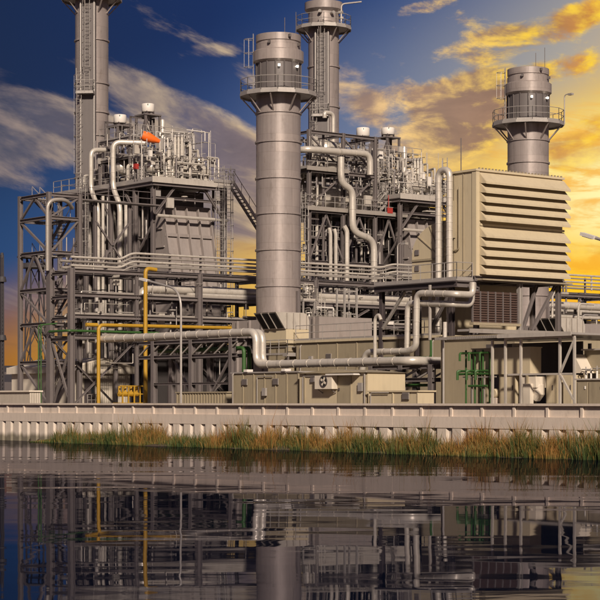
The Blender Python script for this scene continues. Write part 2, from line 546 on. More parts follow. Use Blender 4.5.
def platform_ring(root, c, r0, r1, z, nseg=14, drop=1.8, rr=None, rail_on=True):
    b = MB().lathe((c[0], c[1], z), [(r0, 0), (r1, 0), (r1, -.22), (r1 - .06, -.22), (r1 - .06, -.07), (r0, -.07), (r0, 0)], nseg, sm=False)
    part(root, 'platform_deck', b, 'galv')
    rr = rr or r0
    for k in range(9):
        a = 2 * math.pi * (k + .5) / 9; d = V((math.cos(a), math.sin(a), 0)); cc = V((c[0], c[1], z))
        mem(root, 'bracket', cc + d * (r1 - .2) + V((0, 0, -.27)), cc + d * (rr + .02) + V((0, 0, -drop)), .10, 'stack_paint', solid=True)
    if rail_on:
        pts = [V((c[0] + (r1 - .06) * math.cos(2 * math.pi * k / nseg), c[1] + (r1 - .06) * math.sin(2 * math.pi * k / nseg), z)) for k in range(nseg)]
        rail(root, pts, closed=True, sp=1.4)


def bypass_stack(cx, cy, label, dz):
    s = thing('bypass_stack', label, 'chimney', (cx, cy, G), 'bypass stacks'); c = (cx, cy, 0); r = 1.76
    part(s, 'shell', MB().lathe(c, [(r, G), (r, 27.0 + dz)], 48), 'stack_paint')
    for z in (5.6, 8.5, 11.4, 14.25, 17.1, 19.9, 22.75, 25.6 + dz):
        part(s, 'stiffener_ring', MB().lathe(c, [(r, z - .07), (r + .09, z - .07), (r + .09, z + .07), (r, z + .07)], 48), 'stack_paint')
    part(s, 'silencer_drum', MB().lathe(c, [(r - .02, 27.0 + dz), (r - .02, 29.75 + dz)], 48), 'stack_dark')
    for k in range(16):
        a = 2 * math.pi * k / 16; d = V((math.cos(a), math.sin(a), 0))
        mem(s, 'stiffener', V(c) + d * (r + .02) + V((0, 0, 27.05 + dz)), V(c) + d * (r + .02) + V((0, 0, 29.6 + dz)), .09, 'stack_dark', solid=True)
    part(s, 'collar', MB().lathe(c, [(r, 29.5 + dz), (2.0, 29.68 + dz), (2.0, 30.45 + dz), (r + .1, 30.55 + dz), (r + .02, 30.55 + dz)], 48), 'stack_paint')
    part(s, 'top_drum', MB().lathe(c, [(r + .02, 30.5 + dz), (r + .02, 31.05 + dz), (r - .06, 31.08 + dz), (r - .06, 31.2 + dz), (r + .02, 31.23 + dz), (r + .02, 31.75 + dz), (r - .1, 31.78 + dz), (r - .1, 29 + dz)], 48), 'stack_paint')
    platform_ring(s, (cx, cy), r, 3.1, 27.1 + dz, 14, 1.5)
    for a in (-126, -78):
        d = V((math.cos(R(a)), math.sin(R(a)), 0))
        l = MB().lathe(V(c) + d * (r + .20) + V((0, 0, 29.15 + dz)), [(0.02, -.10), (.10, -.08), (.10, .08), (.02, .10)], 12)
        l.beam(V(c) + d * r + V((0, 0, 29.15 + dz)), V(c) + d * (r + .12) + V((0, 0, 29.15 + dz)), .06)
        part(s, 'obstruction_light', l, 'lamp')
    for a, z in ((-100, 31.5 + dz), (-70, 30.9 + dz), (-150, 31.0 + dz)):
        d = V((math.cos(R(a)), math.sin(R(a)), 0))
        part(s, 'lifting_lug', MB().beam(V(c) + d * r + V((0, 0, z)), V(c) + d * (r + .28) + V((0, 0, z)), .16, .22), 'stack_dark')
    d = V((-FY, FX, 0))
    ladder(s, V(c) + d * (r + .22) + V((0, 0, 27.1 + dz)), V(c) + d * (r + .22) + V((0, 0, 31.9 + dz)), V((FX, FY, 0)), out=d, cage=True)
    for dd, h in ((V((-.3, -1.2, 0)), 33.0), (V((.9, -1.1, 0)), 33.6)):
        part(s, 'lightning_rod', MB().tube([V(c) + dd + V((0, 0, 30.3 + dz)), V(c) + dd + V((0, 0, h + dz))], .025, 5), 'steel')
    # conduit and junction box low on the shell
    d = V((math.cos(R(-75)), math.sin(R(-75)), 0))
    part(s, 'junction_box', MB().beam(V(c) + d * (r + .1) + V((0, 0, 9.0)), V(c) + d * (r + .1) + V((0, 0, 11.0)), .34, .18), 'steel')
    return s


S1 = (91.9, 118.7)
D2 = V((24.7, -3.1, 0))
bypass_stack(S1[0], S1[1], 'tall grey bypass stack with ring platform standing in front of the pipe rack', -.55)
bypass_stack(S1[0] + D2.x, S1[1] + D2.y, 'grey bypass stack rising behind the louvred air intake house', -.95)


def hrsg_stack(cx, cy, label):
    s = thing('boiler_stack', label, 'chimney', (cx, cy, G), 'boiler exhaust stacks'); c = V((cx, cy, 0)); r = 1.5
    part(s, 'shell', MB().lathe(c, [(r, G), (r, 40.6), (r - .12, 40.6), (r - .12, 38)], 40), 'stack_paint')
    for z in (13, 18, 22.5, 26.3, 28.4, 31.0, 34.9):
        part(s, 'stiffener_ring', MB().lathe(c, [(r, z - .06), (r + .1, z - .06), (r + .1, z + .06), (r, z + .06)], 40), 'stack_paint')
    # dark cable channel and ladder facing the river
    a = math.atan2(-FY, -FX) - .12; d = V((math.cos(a), math.sin(a), 0)); sd = V((-d.y, d.x, 0))
    part(s, 'cable_channel', MB().beam(c + d * (r - .12) + V((0, 0, 20)), c + d * (r - .12) + V((0, 0, 38.4)), 1.45, .7, hint=d), 'stack_dark')
    ladder(s, c + d * (r + .42) + V((0, 0, 30.0)), c + d * (r + .42) + V((0, 0, 39.6)), sd, out=d)
    ladder(s, c + d * (r + .42) - sd * .75 + V((0, 0, 20.5)), c + d * (r + .42) - sd * .75 + V((0, 0, 32.2)), sd, out=d)
    rp = c + d * (r + .55)
    lp = MB().beam(rp - sd * .9 + V((0, 0, 29.9)), rp + sd * .7 + V((0, 0, 29.9)), .9, .12)
    part(s, 'rest_platform', lp, 'galv')
    e = d * .42
    rail(s, [rp - sd * .9 + e * -.4 + V((0, 0, 29.95)), rp - sd * .9 + e + V((0, 0, 29.95)), rp + sd * .7 + e + V((0, 0, 29.95)), rp + sd * .7 - e * .4 + V((0, 0, 29.95))], sp=.8)
    for k in (-.62, .62):
        part(s, 'conduit', MB().tube([c + d * (r + .28) + sd * k + V((0, 0, 20.2)), c + d * (r + .28) + sd * k + V((0, 0, 38.3))], .05, 6), 'galv')
    platform_ring(s, (cx, cy), r, 2.75, 38.75, 14, 1.4)
    for k, (a2, z) in enumerate(((-140, 40.1), (-100, 40.0), (-60, 40.2), (-20, 39.9))):
        d2 = V((math.cos(R(a2)), math.sin(R(a2)), 0))
        part(s, 'sampling_port', MB().tube([c + d2 * r + V((0, 0, z)), c + d2 * (r + .5) + V((0, 0, z))], .16, 10), 'galv')
    part(s, 'cap_ring', MB().lathe(c, [(r, 40.2), (r + .35, 40.5), (r + .35, 41.2), (r - .1, 41.3), (r - .1, 40)], 40), 'stack_paint')
    part(s, 'davit_arm', MB().tube([c + V((.9, -1.6, 38.75)), c + V((.9, -1.6, 41.0)), c + V((2.4, -2.9, 41.2))], .08, 6, .4), 'galv')


hrsg_stack(92.0, 146.4, 'tall grey exhaust stack with ladder cage rising left of the windsock')
hrsg_stack(117.0, 143.9, 'grey exhaust stack with ring platform rising behind the bypass stack')


def boiler(D, which, where):
    """heat recovery boiler casing with its steel, decks and inlet duct"""
    o = lambda x, y, z: V((x + D.x, y + D.y, z))
    hb = thing('heat_recovery_boiler', f'dark boiler casing with finned inlet duct {where}', 'boiler', o(93, 140, G), 'heat recovery boilers')
    def bx(x0, x1, y0, y1, z0, z1): return MB().box(x0 + D.x, x1 + D.x, y0 + D.y, y1 + D.y, z0, z1)
    part(hb, 'casing', bx(90.6, 95.7, 134.2, 147, G, 20.4), 'casing')
    for i in range(9):
        mem(hb, 'buckstay', o(90.55, 135 + i * 1.45, G), o(90.55, 135 + i * 1.45, 20.3), .22, 'steel', hint=UX)
    for z in (6, 8.6, 11.2, 13.8, 16.4, 18.8):
        mem(hb, 'girth_beam', o(90.5, 134.4, z), o(90.5, 146.8, z), .2, 'steel')
    # finned slanting inlet duct on the end towards the turbine
    yt, yb, zt, zb = 133.0, 131.0, 18.9, 7.0
    x0, x1 = 90.4, 95.3
    idm = MB().prism([(134.3 + D.y, zb), (yb + D.y, zb), (yb + D.y, 10.0), (yt + D.y, zt), (134.3 + D.y, zt)], 'x', x0 + D.x, x1 + D.x)
    idt = part(hb, 'inlet_duct', idm, 'duct')
    nrm = V((0, -(zt - 10.0), (yb - yt))).normalized() * -1
    up = V((0, yt - yb, zt - 10.0)).normalized(); outn = V((0, -up.z, up.y))
    def sp_(x, s): return o(x, yb, 10.0) + up * s
    L = V((0, yt - yb, zt - 10.0)).length
    for i in range(5):
        x = x0 + .05 + (x1 - x0 - .1) * i / 4
        b = MB().beam(sp_(x, .05) + outn * .17, sp_(x, L - .05) + outn * .17, .09, .34, hint=outn); part(idt, 'fin', b, 'duct')
    for s in (1.2, 4.2, L - 2.6, L - .1):
        b = MB().beam(sp_(x0 - .02, s) + outn * .14, sp_(x1 + .02, s) + outn * .14, .12, .26, hint=UZ); part(idt, 'stiffener', b, 'duct')
    for i in range(6):
        z = 9.2 + i * 1.55
        mem(idt, 'side_stiffener', o(x0 - .06, yb + .15 + max(0, (z - 10) / 8.9 * 2.0), z), o(x0 - .06, 134.25, z), .14, 'duct', solid=True)
    # long pale bar across the duct
    part(hb, 'drain_header', MB().tube([o(89.3, 131.9, 17.9), o(96.6, 131.9, 17.9)], .14, 8), 'clad')
    # columns on the river side, decks
    X0, X1, YA, YB, ZD = 88.7, 96.3, 131.6, 147.4, 20.95
    for y in (131.9, 134.6, 138.4, 142.4, 146.8):
        mem(hb, 'column', o(X0 + .2, y, G), o(X0 + .2, y, ZD - .1), .32, 'steel', hint=UX)
    for y in (131.9, 146.8):
        mem(hb, 'column', o(X1 - .25, y, G), o(X1 - .25, y, ZD - .1), .3, 'steel', hint=UX)
    for (x, y, zz) in ((X0 + .2, 134.6, 1.8), (X0 + .2, 138.4, 2.0), (X1 - .3, 131.9, 1.8)):
        pass
    mem(hb, 'deck_beam', o(X0, YA, ZD - .42), o(X1, YA, ZD - .42), .34, 'steel')
    mem(hb, 'deck_beam', o(X0, YA, ZD - .42), o(X0, YB, ZD - .42), .34, 'steel')
    mem(hb, 'deck_beam', o(X0 + .3, YA + .3, 19.4), o(X1, YA + .3, 19.4), .22, 'steel')
    part(hb, 'deck', bx(X0 - .15, X1 + .15, YA - .15, YB, ZD - .24, ZD), 'galv')
    part(hb, 'kick_plate', bx(X0 - .2, X1 + .2, YA - .22, YA - .16, ZD - .34, ZD + .16), 'clad')
    rail(hb, [o(X0 - .1, YB, ZD), o(X0 - .1, YA - .1, ZD), o(X1 + .1, YA - .1, ZD), o(X1 + .1, YB, ZD)], sp=1.3)
    for x, sg in ((X0 + .4, 1), (X1 - .3, -1)):
        mem(hb, 'knee_brace', o(x + 1.9 * sg, YA + .2, ZD - .6), o(x, YA + .25, ZD - 2.9), .18, 'steel')
    for y in (134.6, 138.4, 142.4):
        mem(hb, 'knee_brace', o(X0 + .2, y + 1.7, ZD - .6), o(X0 + .2, y + .1, ZD - 2.6), .18, 'steel')
    for y in (133.2, 136.6, 140.4, 144.6):
        mem(hb, 'brace', o(X0 + .2, y - 1.4, 17.4), o(X0 + .2, y + 1.6, 14.2), .14, 'steel', solid=True)
    # vertical risers against the casing
    for i, (y, r) in enumerate(((136.2, .20), (137.2, .14), (139.6, .24), (140.8, .16), (143.4, .22), (144.6, .15))):
        part(hb, 'riser_pipe', MB().tube([o(89.9, y, G), o(89.9, y, 20.5)], r, 10, 0, 1.3), 'clad_dim')
    # second deck halfway and upper frame
    part(hb, 'side_walkway', bx(88.6, 90.3, 135, 146.6, 13.95, 14.1), 'galv')
    rail(hb, [o(88.66, 146.6, 14.1), o(88.66, 135.0, 14.1)], sp=1.4)
    # steam drum lying across the deck, pipes on top
    zd = ZD + 1.15
    dr = part(hb, 'steam_drum', MB().lathe(o(0, 133.4, zd), [(.02, 89.3), (.35, 89.38), (.52, 89.65), (.55, 89.9), (.55, 95.2), (.52, 95.45), (.35, 95.72), (.02, 95.8)], 20, 'x'), 'clad')
    for x in (90.3, 92.6, 94.8): part(dr, 'saddle', bx(x - .12, x + .12, 133.0, 133.8, ZD, zd - .45), 'steel')
    dr2 = part(hb, 'steam_drum', MB().lathe(o(0, 138.4, zd + .5), [(.02, 89.5), (.4, 89.6), (.62, 89.9), (.66, 90.1), (.66, 95.0), (.62, 95.2), (.4, 95.5), (.02, 95.6)], 20, 'x'), 'clad')
    for x in (90.5, 94.6): part(dr2, 'saddle', bx(x - .15, x + .15, 138.0, 138.8, ZD, zd), 'steel')
    rnd = random.Random(3)
    for i in range(12):
        x = 89.6 + i * .5; z = zd + .55; h = rnd.uniform(.5, 1.7); y = 133.4 + rnd.uniform(-.1, .1)
        b = MB().tube([o(x, y, z - .1), o(x, y, z + h), o(x + rnd.uniform(-.9, .9), y + rnd.uniform(.6, 1.6), z + h + .02)], rnd.uniform(.06, .13), 7, .2)
        part(hb, 'riser_pipe', b, 'clad' if i % 3 else 'galv')
    for i in range(22):
        x, y = rnd.uniform(89.3, 95.6), rnd.uniform(133.9, 145.5); z = ZD + rnd.uniform(.4, 2.6); L_ = rnd.uniform(1, 3)
        d = UX if rnd.random() < .6 else UY
        p = o(x, y, z); q = p + d * (L_ if rnd.random() < .5 else -L_)
        q.x = min(max(q.x, 89.2 + D.x), 95.9 + D.x); q.y = min(max(q.y, 133.7 + D.y), 146 + D.y)
        if (q - p).length < .5: continue
        part(hb, 'header_pipe', MB().tube([V((p.x, p.y, ZD)), p, q, V((q.x, q.y, ZD))], rnd.uniform(.06, .15), 7, .25), rnd.choice(('clad', 'clad', 'galv', 'clad_dim')))
    # upper pipe-support frame with beams
    for (x, y) in ((89.4, 136.2), (95.4, 136.2), (89.4, 141.0), (95.4, 141.0)):
        mem(hb, 'frame_post', o(x, y, ZD), o(x, y, 25.0), .18, 'steel')
    for z in (23.2, 24.9):
        for a, b_ in (((89.4, 136.2), (95.4, 136.2)), ((89.4, 136.2), (89.4, 141)), ((89.4, 141), (95.4, 141)), ((95.4, 136.2), (95.4, 141))):
            mem(hb, 'frame_beam', o(*a, z), o(*b_, z), .16, 'steel')
    rail(hb, [o(89.4, 141, 25), o(89.4, 136.2, 25), o(95.4, 136.2, 25)], sp=1.2)
    part(hb, 'upper_deck', bx(89.3, 95.5, 136.1, 141.1, 23.3, 23.38), 'galv')
    rail(hb, [o(89.35, 141, 23.38), o(89.35, 136.15, 23.38), o(95.45, 136.15, 23.38)], sp=1.0)
    ladder(hb, o(90.2, 136.0, ZD), o(90.2, 136.0, 26.0), UX, .45, -UY)
    ladder(hb, o(88.4, 141.5, 14.1), o(88.4, 141.5, 22.0), UY, .45, -UX)
    clutter(hb, 110, 100 + which, (89.2 + D.x, 95.8 + D.x, 132 + D.y, 136 + D.y, ZD, 23.2), vert=.5)
    clutter(hb, 60, 200 + which, (89.0 + D.x, 95.4 + D.x, 135 + D.y, 143 + D.y, ZD + .5, 25.6), vert=.5)
    clutter(hb, 40, 300 + which, (88.9 + D.x, 90.3 + D.x, 135 + D.y, 146 + D.y, 8, 20.3), ('clad_dim', 'galv', 'steel'), vert=.75)
    clutter(hb, 90, 500 + which, (88.7 + D.x, 95.8 + D.x, 131.8 + D.y, 138 + D.y, ZD, 25.5), ('clad', 'galv', 'galv', 'white'), rr=(.018, .045), vert=.6)
    clutter(hb, 12, 400 + which, (89.4 + D.x, 95.6 + D.x, 131.8 + D.y, 133.6 + D.y, 18.9, 20.4), ('clad', 'galv', 'steel'), vert=.3)
    for y in (137.6, 141.6):
        mem(hb, 'frame_post', o(90.4, y, ZD), o(90.4, y, 27.0), .14, 'steel')
        mem(hb, 'frame_post', o(92.8, y, ZD), o(92.8, y, 27.0), .14, 'steel')
        mem(hb, 'frame_beam', o(90.4, y, 26.9), o(92.8, y, 26.9), .14, 'steel')
    return hb




def clutter(root, n, seed, bx_, mats=('clad', 'clad', 'galv', 'clad_dim', 'steel'), rr=(.03, .10), vert=.4):
    """small bent process pipes, junction boxes and instrument stands filling a bay"""
    g = random.Random(seed); x0, x1, y0, y1, z0, z1 = bx_
    for i in range(n):
        p = V((g.uniform(x0, x1), g.uniform(y0, y1), g.uniform(z0, z1)))
        k = g.random()
        if k < .10:
            w, h = g.uniform(.15, .35), g.uniform(.25, .6)
            part(root, 'junction_box', MB().box(p.x - w, p.x + w, p.y - .12, p.y + .12, p.z - h, p.z + h), g.choice(('white', 'galv', 'clad')))
            continue
        if k < .22:
            h = g.uniform(.3, .7); r = g.uniform(.12, .22)
            part(root, 'valve', MB().lathe(p, [(.03, -h), (r, -h), (r, -h * .6), (r * .5, -h * .5), (r * .5, 0), (r * 1.5, .02), (r * 1.5, .1), (.03, .12)], 9), g.choice(mats))
            continue
        pts = [p]
        for j in range(g.choice((2, 3, 3, 4))):
            d = UZ if g.random() < vert else (UX if g.random() < .65 else UY)
            q = pts[-1] + d * g.uniform(.5, 2.6) * g.choice((-1, 1))
            q = V((min(max(q.x, x0), x1), min(max(q.y, y0), y1), min(max(q.z, z0), z1)))
            if (q - pts[-1]).length > .25: pts.append(q)
        if len(pts) < 2: continue
        r = g.uniform(*rr)
        part(root, 'small_pipe', MB().tube(pts, r, 6, r * 2.2), g.choice(mats))


U1, U2 = V((0, 0, 0)), D2
boiler(U1, 1, 'behind the rack left of the tallest grey stack')
boiler(U2, 2, 'behind the curved beige duct right of centre')


def valve(p, h, group, label, r=.16, m='clad'):
    p = V(p)
    t_ = thing('gate_valve', label, 'valve', p, group)
    part(t_, 'body', MB().lathe(p, [(.05, 0), (r, 0), (r, .18), (r * 1.5, .2), (r * 1.5, .3), (r, .34), (r * 1.2, .5), (r * .5, .8), (.05, h)], 10), m)
    part(t_, 'handwheel', MB().lathe(p, [(.20, h), (.24, h + .03), (.20, h + .06), (.16, h + .03), (.20, h)], 12), 'galv')
    part(t_, 'spindle', MB().tube([p + V((0, 0, h - .1)), p + V((0, 0, h + .16))], .03, 6), 'galv')


rv = random.Random(11)
for i in range(12):
    x, y = rv.uniform(89.2, 95.8), rv.uniform(131.9, 134.6)
    valve((x, y, 20.95), rv.uniform(.9, 1.6), 'valves on the left boiler deck', 'small pale valve with handwheel on the deck edge of the left boiler', rv.uniform(.12, .2))
for i in range(10):
    x, y = rv.uniform(114, 120.4), rv.uniform(128.9, 131.5)
    valve((x, y, 20.95), rv.uniform(.9, 1.6), 'valves on the right boiler deck', 'small pale valve with handwheel on the deck edge of the right boiler', rv.uniform(.12, .2))


def silencer(c, ztop, zplat, zbase, label, r=.56, half=.85):
    """white steam-vent silencer drum on a braced steel stand"""
    x, y = c
    s = thing('vent_silencer', label, 'silencer', (x, y, zbase), 'steam vent silencers')
    part(s, 'drum', MB().lathe((x, y, 0), [(.05, zplat + .25), (r * .9, zplat + .25), (r, zplat + .35), (r, ztop - .05), (r * .94, ztop), (r * .3, ztop + .03), (.05, ztop + .03)], 24), 'white')
    part(s, 'nozzle', MB().tube([V((x, y, zplat - 1.6)), V((x, y, zplat + .3))], .16, 8), 'clad_dim')
    part(s, 'name_disc', MB().lathe((x - r * FX * .75, y - r * FY * 1.0 - .01, (ztop + zplat) / 2 + .35), [(.02, -.03), (.10, -.03), (.10, .02), (.02, .02)], 10, 'y'), 'steel_dark')
    part(s, 'stand_deck', MB().box(x - half, x + half, y - half, y + half, zplat - .12, zplat), 'steel')
    for sx_ in (-1, 1):
        for sy_ in (-1, 1):
            px_, py_ = x + sx_ * (half - .12), y + sy_ * (half - .12)
            mem(s, 'leg', V((px_, py_, zbase)), V((px_, py_, zplat - .12)), .18, 'steel')
            part(s, 'bolt_foot', MB().box(x + sx_ * r * .6 - .06, x + sx_ * r * .6 + .06, y + sy_ * r * .6 - .06, y + sy_ * r * .6 + .06, zplat, zplat + .3), 'steel_dark')
    zz = (zbase + zplat) / 2
    for a, b in (((-1, -1), (1, -1)), ((-1, -1), (-1, 1))):
        p = V((x + a[0] * (half - .12), y + a[1] * (half - .12), 0)); q = V((x + b[0] * (half - .12), y + b[1] * (half - .12), 0))
        mem(s, 'brace', p + V((0, 0, zbase + .3)), q + V((0, 0, zz)), .09, 'steel', solid=True)
        mem(s, 'brace', q + V((0, 0, zz)), p + V((0, 0, zplat - .3)), .09, 'steel', solid=True)
        mem(s, 'strut', p + V((0, 0, zz)), q + V((0, 0, zz)), .11, 'steel', solid=True)


def at_axis(px, x): return onx(px, 300, x).y


ZD = 20.95
a_ = onx(120, 115, 91.5); silencer((a_.x, a_.y), a_.z, onx(120, 126, 91.5).z, ZD, 'white vent silencer drum on its stand beside the left exhaust stack')
a_ = onx(148, 104, 92.2); silencer((a_.x, a_.y), a_.z, onx(148, 115, 92.2).z, ZD, 'white vent silencer drum on the higher stand above the windsock')
a_ = onx(363, 128, 115.2); silencer((a_.x, a_.y), a_.z, onx(363, 139, 115.2).z, ZD, 'white vent silencer drum just right of the domed vessel', .62)
a_ = onx(388, 128, 117); silencer((a_.x, a_.y), a_.z, onx(388, 137.5, 117).z, ZD, 'white vent silencer drum furthest right against the yellow sky', .62)

# slender vents and vessels on the boiler decks
def vent_stub(px, pyt, x, r, label, group=None, zb=ZD):
    p = onx(px, pyt, x)
    t_ = thing('vent_pipe', label, 'pipe', (p.x, p.y, zb), group)
    part(t_, 'stem', MB().tube([V((p.x, p.y, zb)), V((p.x, p.y, p.z))], r, 9, 0, .9), 'clad')
    part(t_, 'rain_cap', MB().lathe((p.x, p.y, p.z), [(.02, .10), (r * 1.35, .02), (r * 1.35, -.12), (r, -.14)], 10), 'galv')


for i, px in enumerate((175.2, 178.6, 182)):
    vent_stub(px, 135.5, 92 + i * .05, .13, ('left', 'middle', 'right')[i] + ' one of three slim vent pipes in a row on the left boiler', 'slim vents on the left boiler')
for i, px in enumerate((415, 418, 421)):
    vent_stub(px, 159, 117 + i * .05, .13, ('left', 'middle', 'right')[i] + ' one of three slim vent pipes in a row on the right boiler', 'slim vents on the right boiler')
vent_stub(190, 142, 93, .10, 'short thin vent pipe right of the three slim vents, left boiler')
vent_stub(169, 148, 91.0, .20, 'stubby pale vent pipe left of the three slim vents')


def column_vessel(px, pyt, x, r, label):
    p = onx(px, pyt, x); t_ = thing('blowdown_vessel', label, 'vessel', (p.x, p.y, ZD), 'blowdown vessels')
    part(t_, 'shell', MB().lathe((p.x, p.y, 0), [(.03, ZD + .2), (r, ZD + .35), (r, p.z - .3), (r * .75, p.z - .08), (.03, p.z)], 16), 'clad')
    part(t_, 'skirt', MB().lathe((p.x, p.y, 0), [(r * .8, ZD), (r * .8, ZD + .4)], 16), 'steel')
    for z in (ZD + 1.6, ZD + 3.0):
        part(t_, 'nozzle', MB().tube([V((p.x, p.y, z)), V((p.x - .6, p.y - .3, z))], .09, 8), 'galv')


column_vessel(162.5, 119, 93, .24, 'slim pale round topped vessel right of the windsock')
column_vessel(404, 146, 118, .26, 'slim pale round topped vessel right of the furthest right silencer')

# windsock
p = onx(141.5, 135.0, 88.55)
ws = thing('windsock', 'orange windsock on a pole above the left boiler deck', 'windsock', (p.x, p.y, ZD))
part(ws, 'pole', MB().tube([V((p.x, p.y, ZD)), V((p.x, p.y, p.z + .5))], .05, 6), 'galv')
q = ony(159.5, 141.5, p.y - .5)
ax = (q - p); b = MB(); n = 14; prof = [(0, .36), (.2, .43), (.45, .40), (.75, .27), (1.0, .15)]
t1 = ax.normalized(); u1 = t1.cross(UZ).normalized(); w1_ = u1.cross(t1)
vs = [p + ax * k + (u1 * math.cos(2 * math.pi * j / n) + w1_ * math.sin(2 * math.pi * j / n)) * r for k, r in prof for j in range(n)]
b.add(vs, [(i * n + j, i * n + (j + 1) % n, (i + 1) * n + (j + 1) % n, (i + 1) * n + j) for i in range(len(prof) - 1) for j in range(n)], True)
part(ws, 'sock', b, 'orange')
part(ws, 'hoop', MB().tube([p + (u1 * math.cos(j * .63) + w1_ * math.sin(j * .63)) * .37 for j in range(11)], .03, 5), 'galv')

# red boards
for (px, py, x, w, h, lab) in ((136, 166.5, 88.5, .42, .45, 'small dark red hose box on the left boiler deck below the windsock'),):
    p = onx(px, py, x); hbx = thing('hose_box', lab, 'box', (p.x, p.y, ZD))
    part(hbx, 'cabinet', MB().box(p.x - .15, p.x + .15, p.y - w / 2, p.y + w / 2, p.z - h / 2, p.z + h / 2), 'red')
    part(hbx, 'door', MB().box(p.x - .18, p.x - .153, p.y - w / 2 + .05, p.y + w / 2 - .05, p.z - h / 2 + .05, p.z + h / 2 - .05), 'red')
    for s in (-1, 1): part(hbx, 'leg', MB().beam(V((p.x, p.y + s * .2, ZD)), V((p.x, p.y + s * .2, p.z - h / 2)), .06), 'steel')

# steam pipes that drop with a kink on the river side of the left boiler
X_ = 88.0
pipe('steam_pipe', 'pale kinked steam pipe dropping beside the left exhaust stack, the left one of two',
     [onx(106, 150, 89.5), onx(91, 150, X_), onx(91, 190, X_), onx(98, 207, X_), onx(98, 330, X_)], .21, bend=.6)
pipe('steam_pipe', 'pale kinked steam pipe dropping below the windsock, the right one of two',
     [onx(146, 143, 90.5), onx(113, 142, X_), onx(113, 188, X_), onx(120, 205, X_), onx(120, 330, X_)], .23, bend=.7)
pipe('steam_pipe', 'thinner pale pipe running down between the two kinked steam pipes', [onx(103, 196, X_ + .3), onx(103, 330, X_ + .3)], .14)
pipe('steam_pipe', 'thinner pale pipe running down right of the two kinked steam pipes', [onx(126, 203, X_ + .2), onx(126, 330, X_ + .2)], .16)

# ================================================================ MAIN PIPE RACK (along x at y 125..128)
RX0, RY0, RY1 = 76.7, 125.0, 128.0
LV = (7.3, 8.9, 10.55, 12.4)
rk = thing('pipe_rack', 'long grey steel pipe rack crossing the site behind the stacks', 'pipe rack', (RX0, RY0, G))
XS = [RX0 + 6.0 * i for i in range(13)]
for i, x in enumerate(XS):
    big = i % 2 == 0
    for y in (RY0, RY1):
        if x > 104 and i % 2: continue
        mem(rk, 'column', V((x, y, G)), V((x, y, 12.6 if big else 12.25)), .42 if big else .24, 'steel', hint=UX)
    for z in LV:
        mem(rk, 'cross_beam', V((x, RY0 + .22, z - .18)), V((x, RY1 - .22, z - .18)), .26, 'steel')
for z in LV:
    for y in (RY0 - .02, RY1):
        for a, b_ in zip(XS[::2], XS[2::2]):
            mem(rk, 'beam', V((a + .22, y, z)), V((b_ - .22, y, z)), .30, 'steel')
for a, b_ in ((XS[0], XS[1]), (XS[2], XS[3])):
    mem(rk, 'brace', V((a + .2, RY0, G + .1)), V((b_ - .1, RY0, 7.1)), .13, 'steel')
    mem(rk, 'brace', V((a + .2, RY1, 7.1)), V((b_ - .1, RY1, G + .1)), .13, 'steel')
for a, b_ in ((4, 5), (6, 7), (8, 9)):
    mem(rk, 'brace', V((XS[a] + .2, RY0, 7.5)), V((XS[b_], RY0, 10.3)), .16, 'steel')
# end frame towards the river: X brace
for (za, zb_) in ((2.3, 7.0),):
    mem(rk, 'brace', V((RX0, RY0 + .2, za)), V((RX0, RY1 - .2, zb_)), .15, 'steel')
    mem(rk, 'brace', V((RX0 + .16, RY1 - .2, za)), V((RX0 + .16, RY0 + .2, zb_)), .15, 'steel')
for x in [RX0 + .4 + 3.0 * i for i in range(24)]:
    b = MB().beam(V((x, RY0 + .35, 12.55)), V((x, RY0 + .35, 14.15)), .14); part(rk, 'tray_post', b, 'steel')

# stacked small-bore pipes along the top of the rack, with their jogs
def jog(z):
    lo, pts = z, []
    pts.append(V((RX0 + .1, RY0 + .2, lo - .45)))
    pts.append(V((RX0 + 4.6, RY0 + .2, lo - .45))); pts.append(V((RX0 + 5.7, RY0 + .2, lo + .1)))
    pts.append(V((108.2, RY0 + .2, lo + .1))); pts.append(V((109.6, RY0 + .2, lo + .45))); pts.append(V((147, RY0 + .2, lo + .45)))
    return pts
for i, (z, r) in enumerate(((12.9, .07), (13.25, .09), (13.58, .07), (13.9, .09))):
    pipe('tray_pipe', ('lowest', 'second', 'third', 'topmost')[i] + ' of four thin pale pipes stacked on top of the pipe rack', jog(z), r, 'clad' if i % 2 else 'clad_dim', .5, 1.5, 8, 'stacked pipes on the rack')
for i, (z, r, y) in enumerate(((12.95, .12, 127.2), (13.5, .10, 127.5))):
    pipe('tray_pipe', ('lower', 'upper') [i] + ' thin pipe on the far side of the rack top', [V((RX0 + .5, y, z - .2)), V((147, y, z - .2))], r, 'clad_dim', .4, 1.6, 8, 'stacked pipes on the rack')
pipe('header_pipe', 'thick pale insulated header pipe lying along the upper level of the pipe rack',
     [V((84.0, 126.2, 9.6)), V((84.0, 126.2, 11.35)), V((147, 126.2, 11.35))], .36, 'clad', .8, 1.6, 14)
pipe('header_pipe', 'slimmer pale pipe below the thick header on the pipe rack', [V((88.0, 125.6, 10.95)), V((147, 125.6, 10.95))], .15, 'clad', .5, 1.6, 9)
rr = random.Random(5)
gl_ = 'small pipe lying on a lower level of the long pipe rack'
for z0 in (7.3, 8.9, 10.55):
    for i in range(4):
        y = 125.5 + i * .62; r = rr.uniform(.08, .17); x0 = RX0 + rr.choice((.5, 3, 8, 14)); x1 = rr.choice((100, 112, 130, 147))
        pts = [V((x0, y, z0 - 1.2)), V((x0, y, z0 + .22)), V((x1, y, z0 + .22)), V((x1, y, z0 + 1.1))]
        pipe('rack_pipe', ('nearest', 'second', 'third', 'rearmost')[i] + ' small pipe on the ' + {7.3: 'lowest', 8.9: 'second', 10.55: 'third'}[z0] + ' level of the long pipe rack', pts, r, rr.choice(('clad', 'clad_dim', 'galv', 'clad_dim')), .35, 1.7, 8, 'small pipes on the lower rack levels')
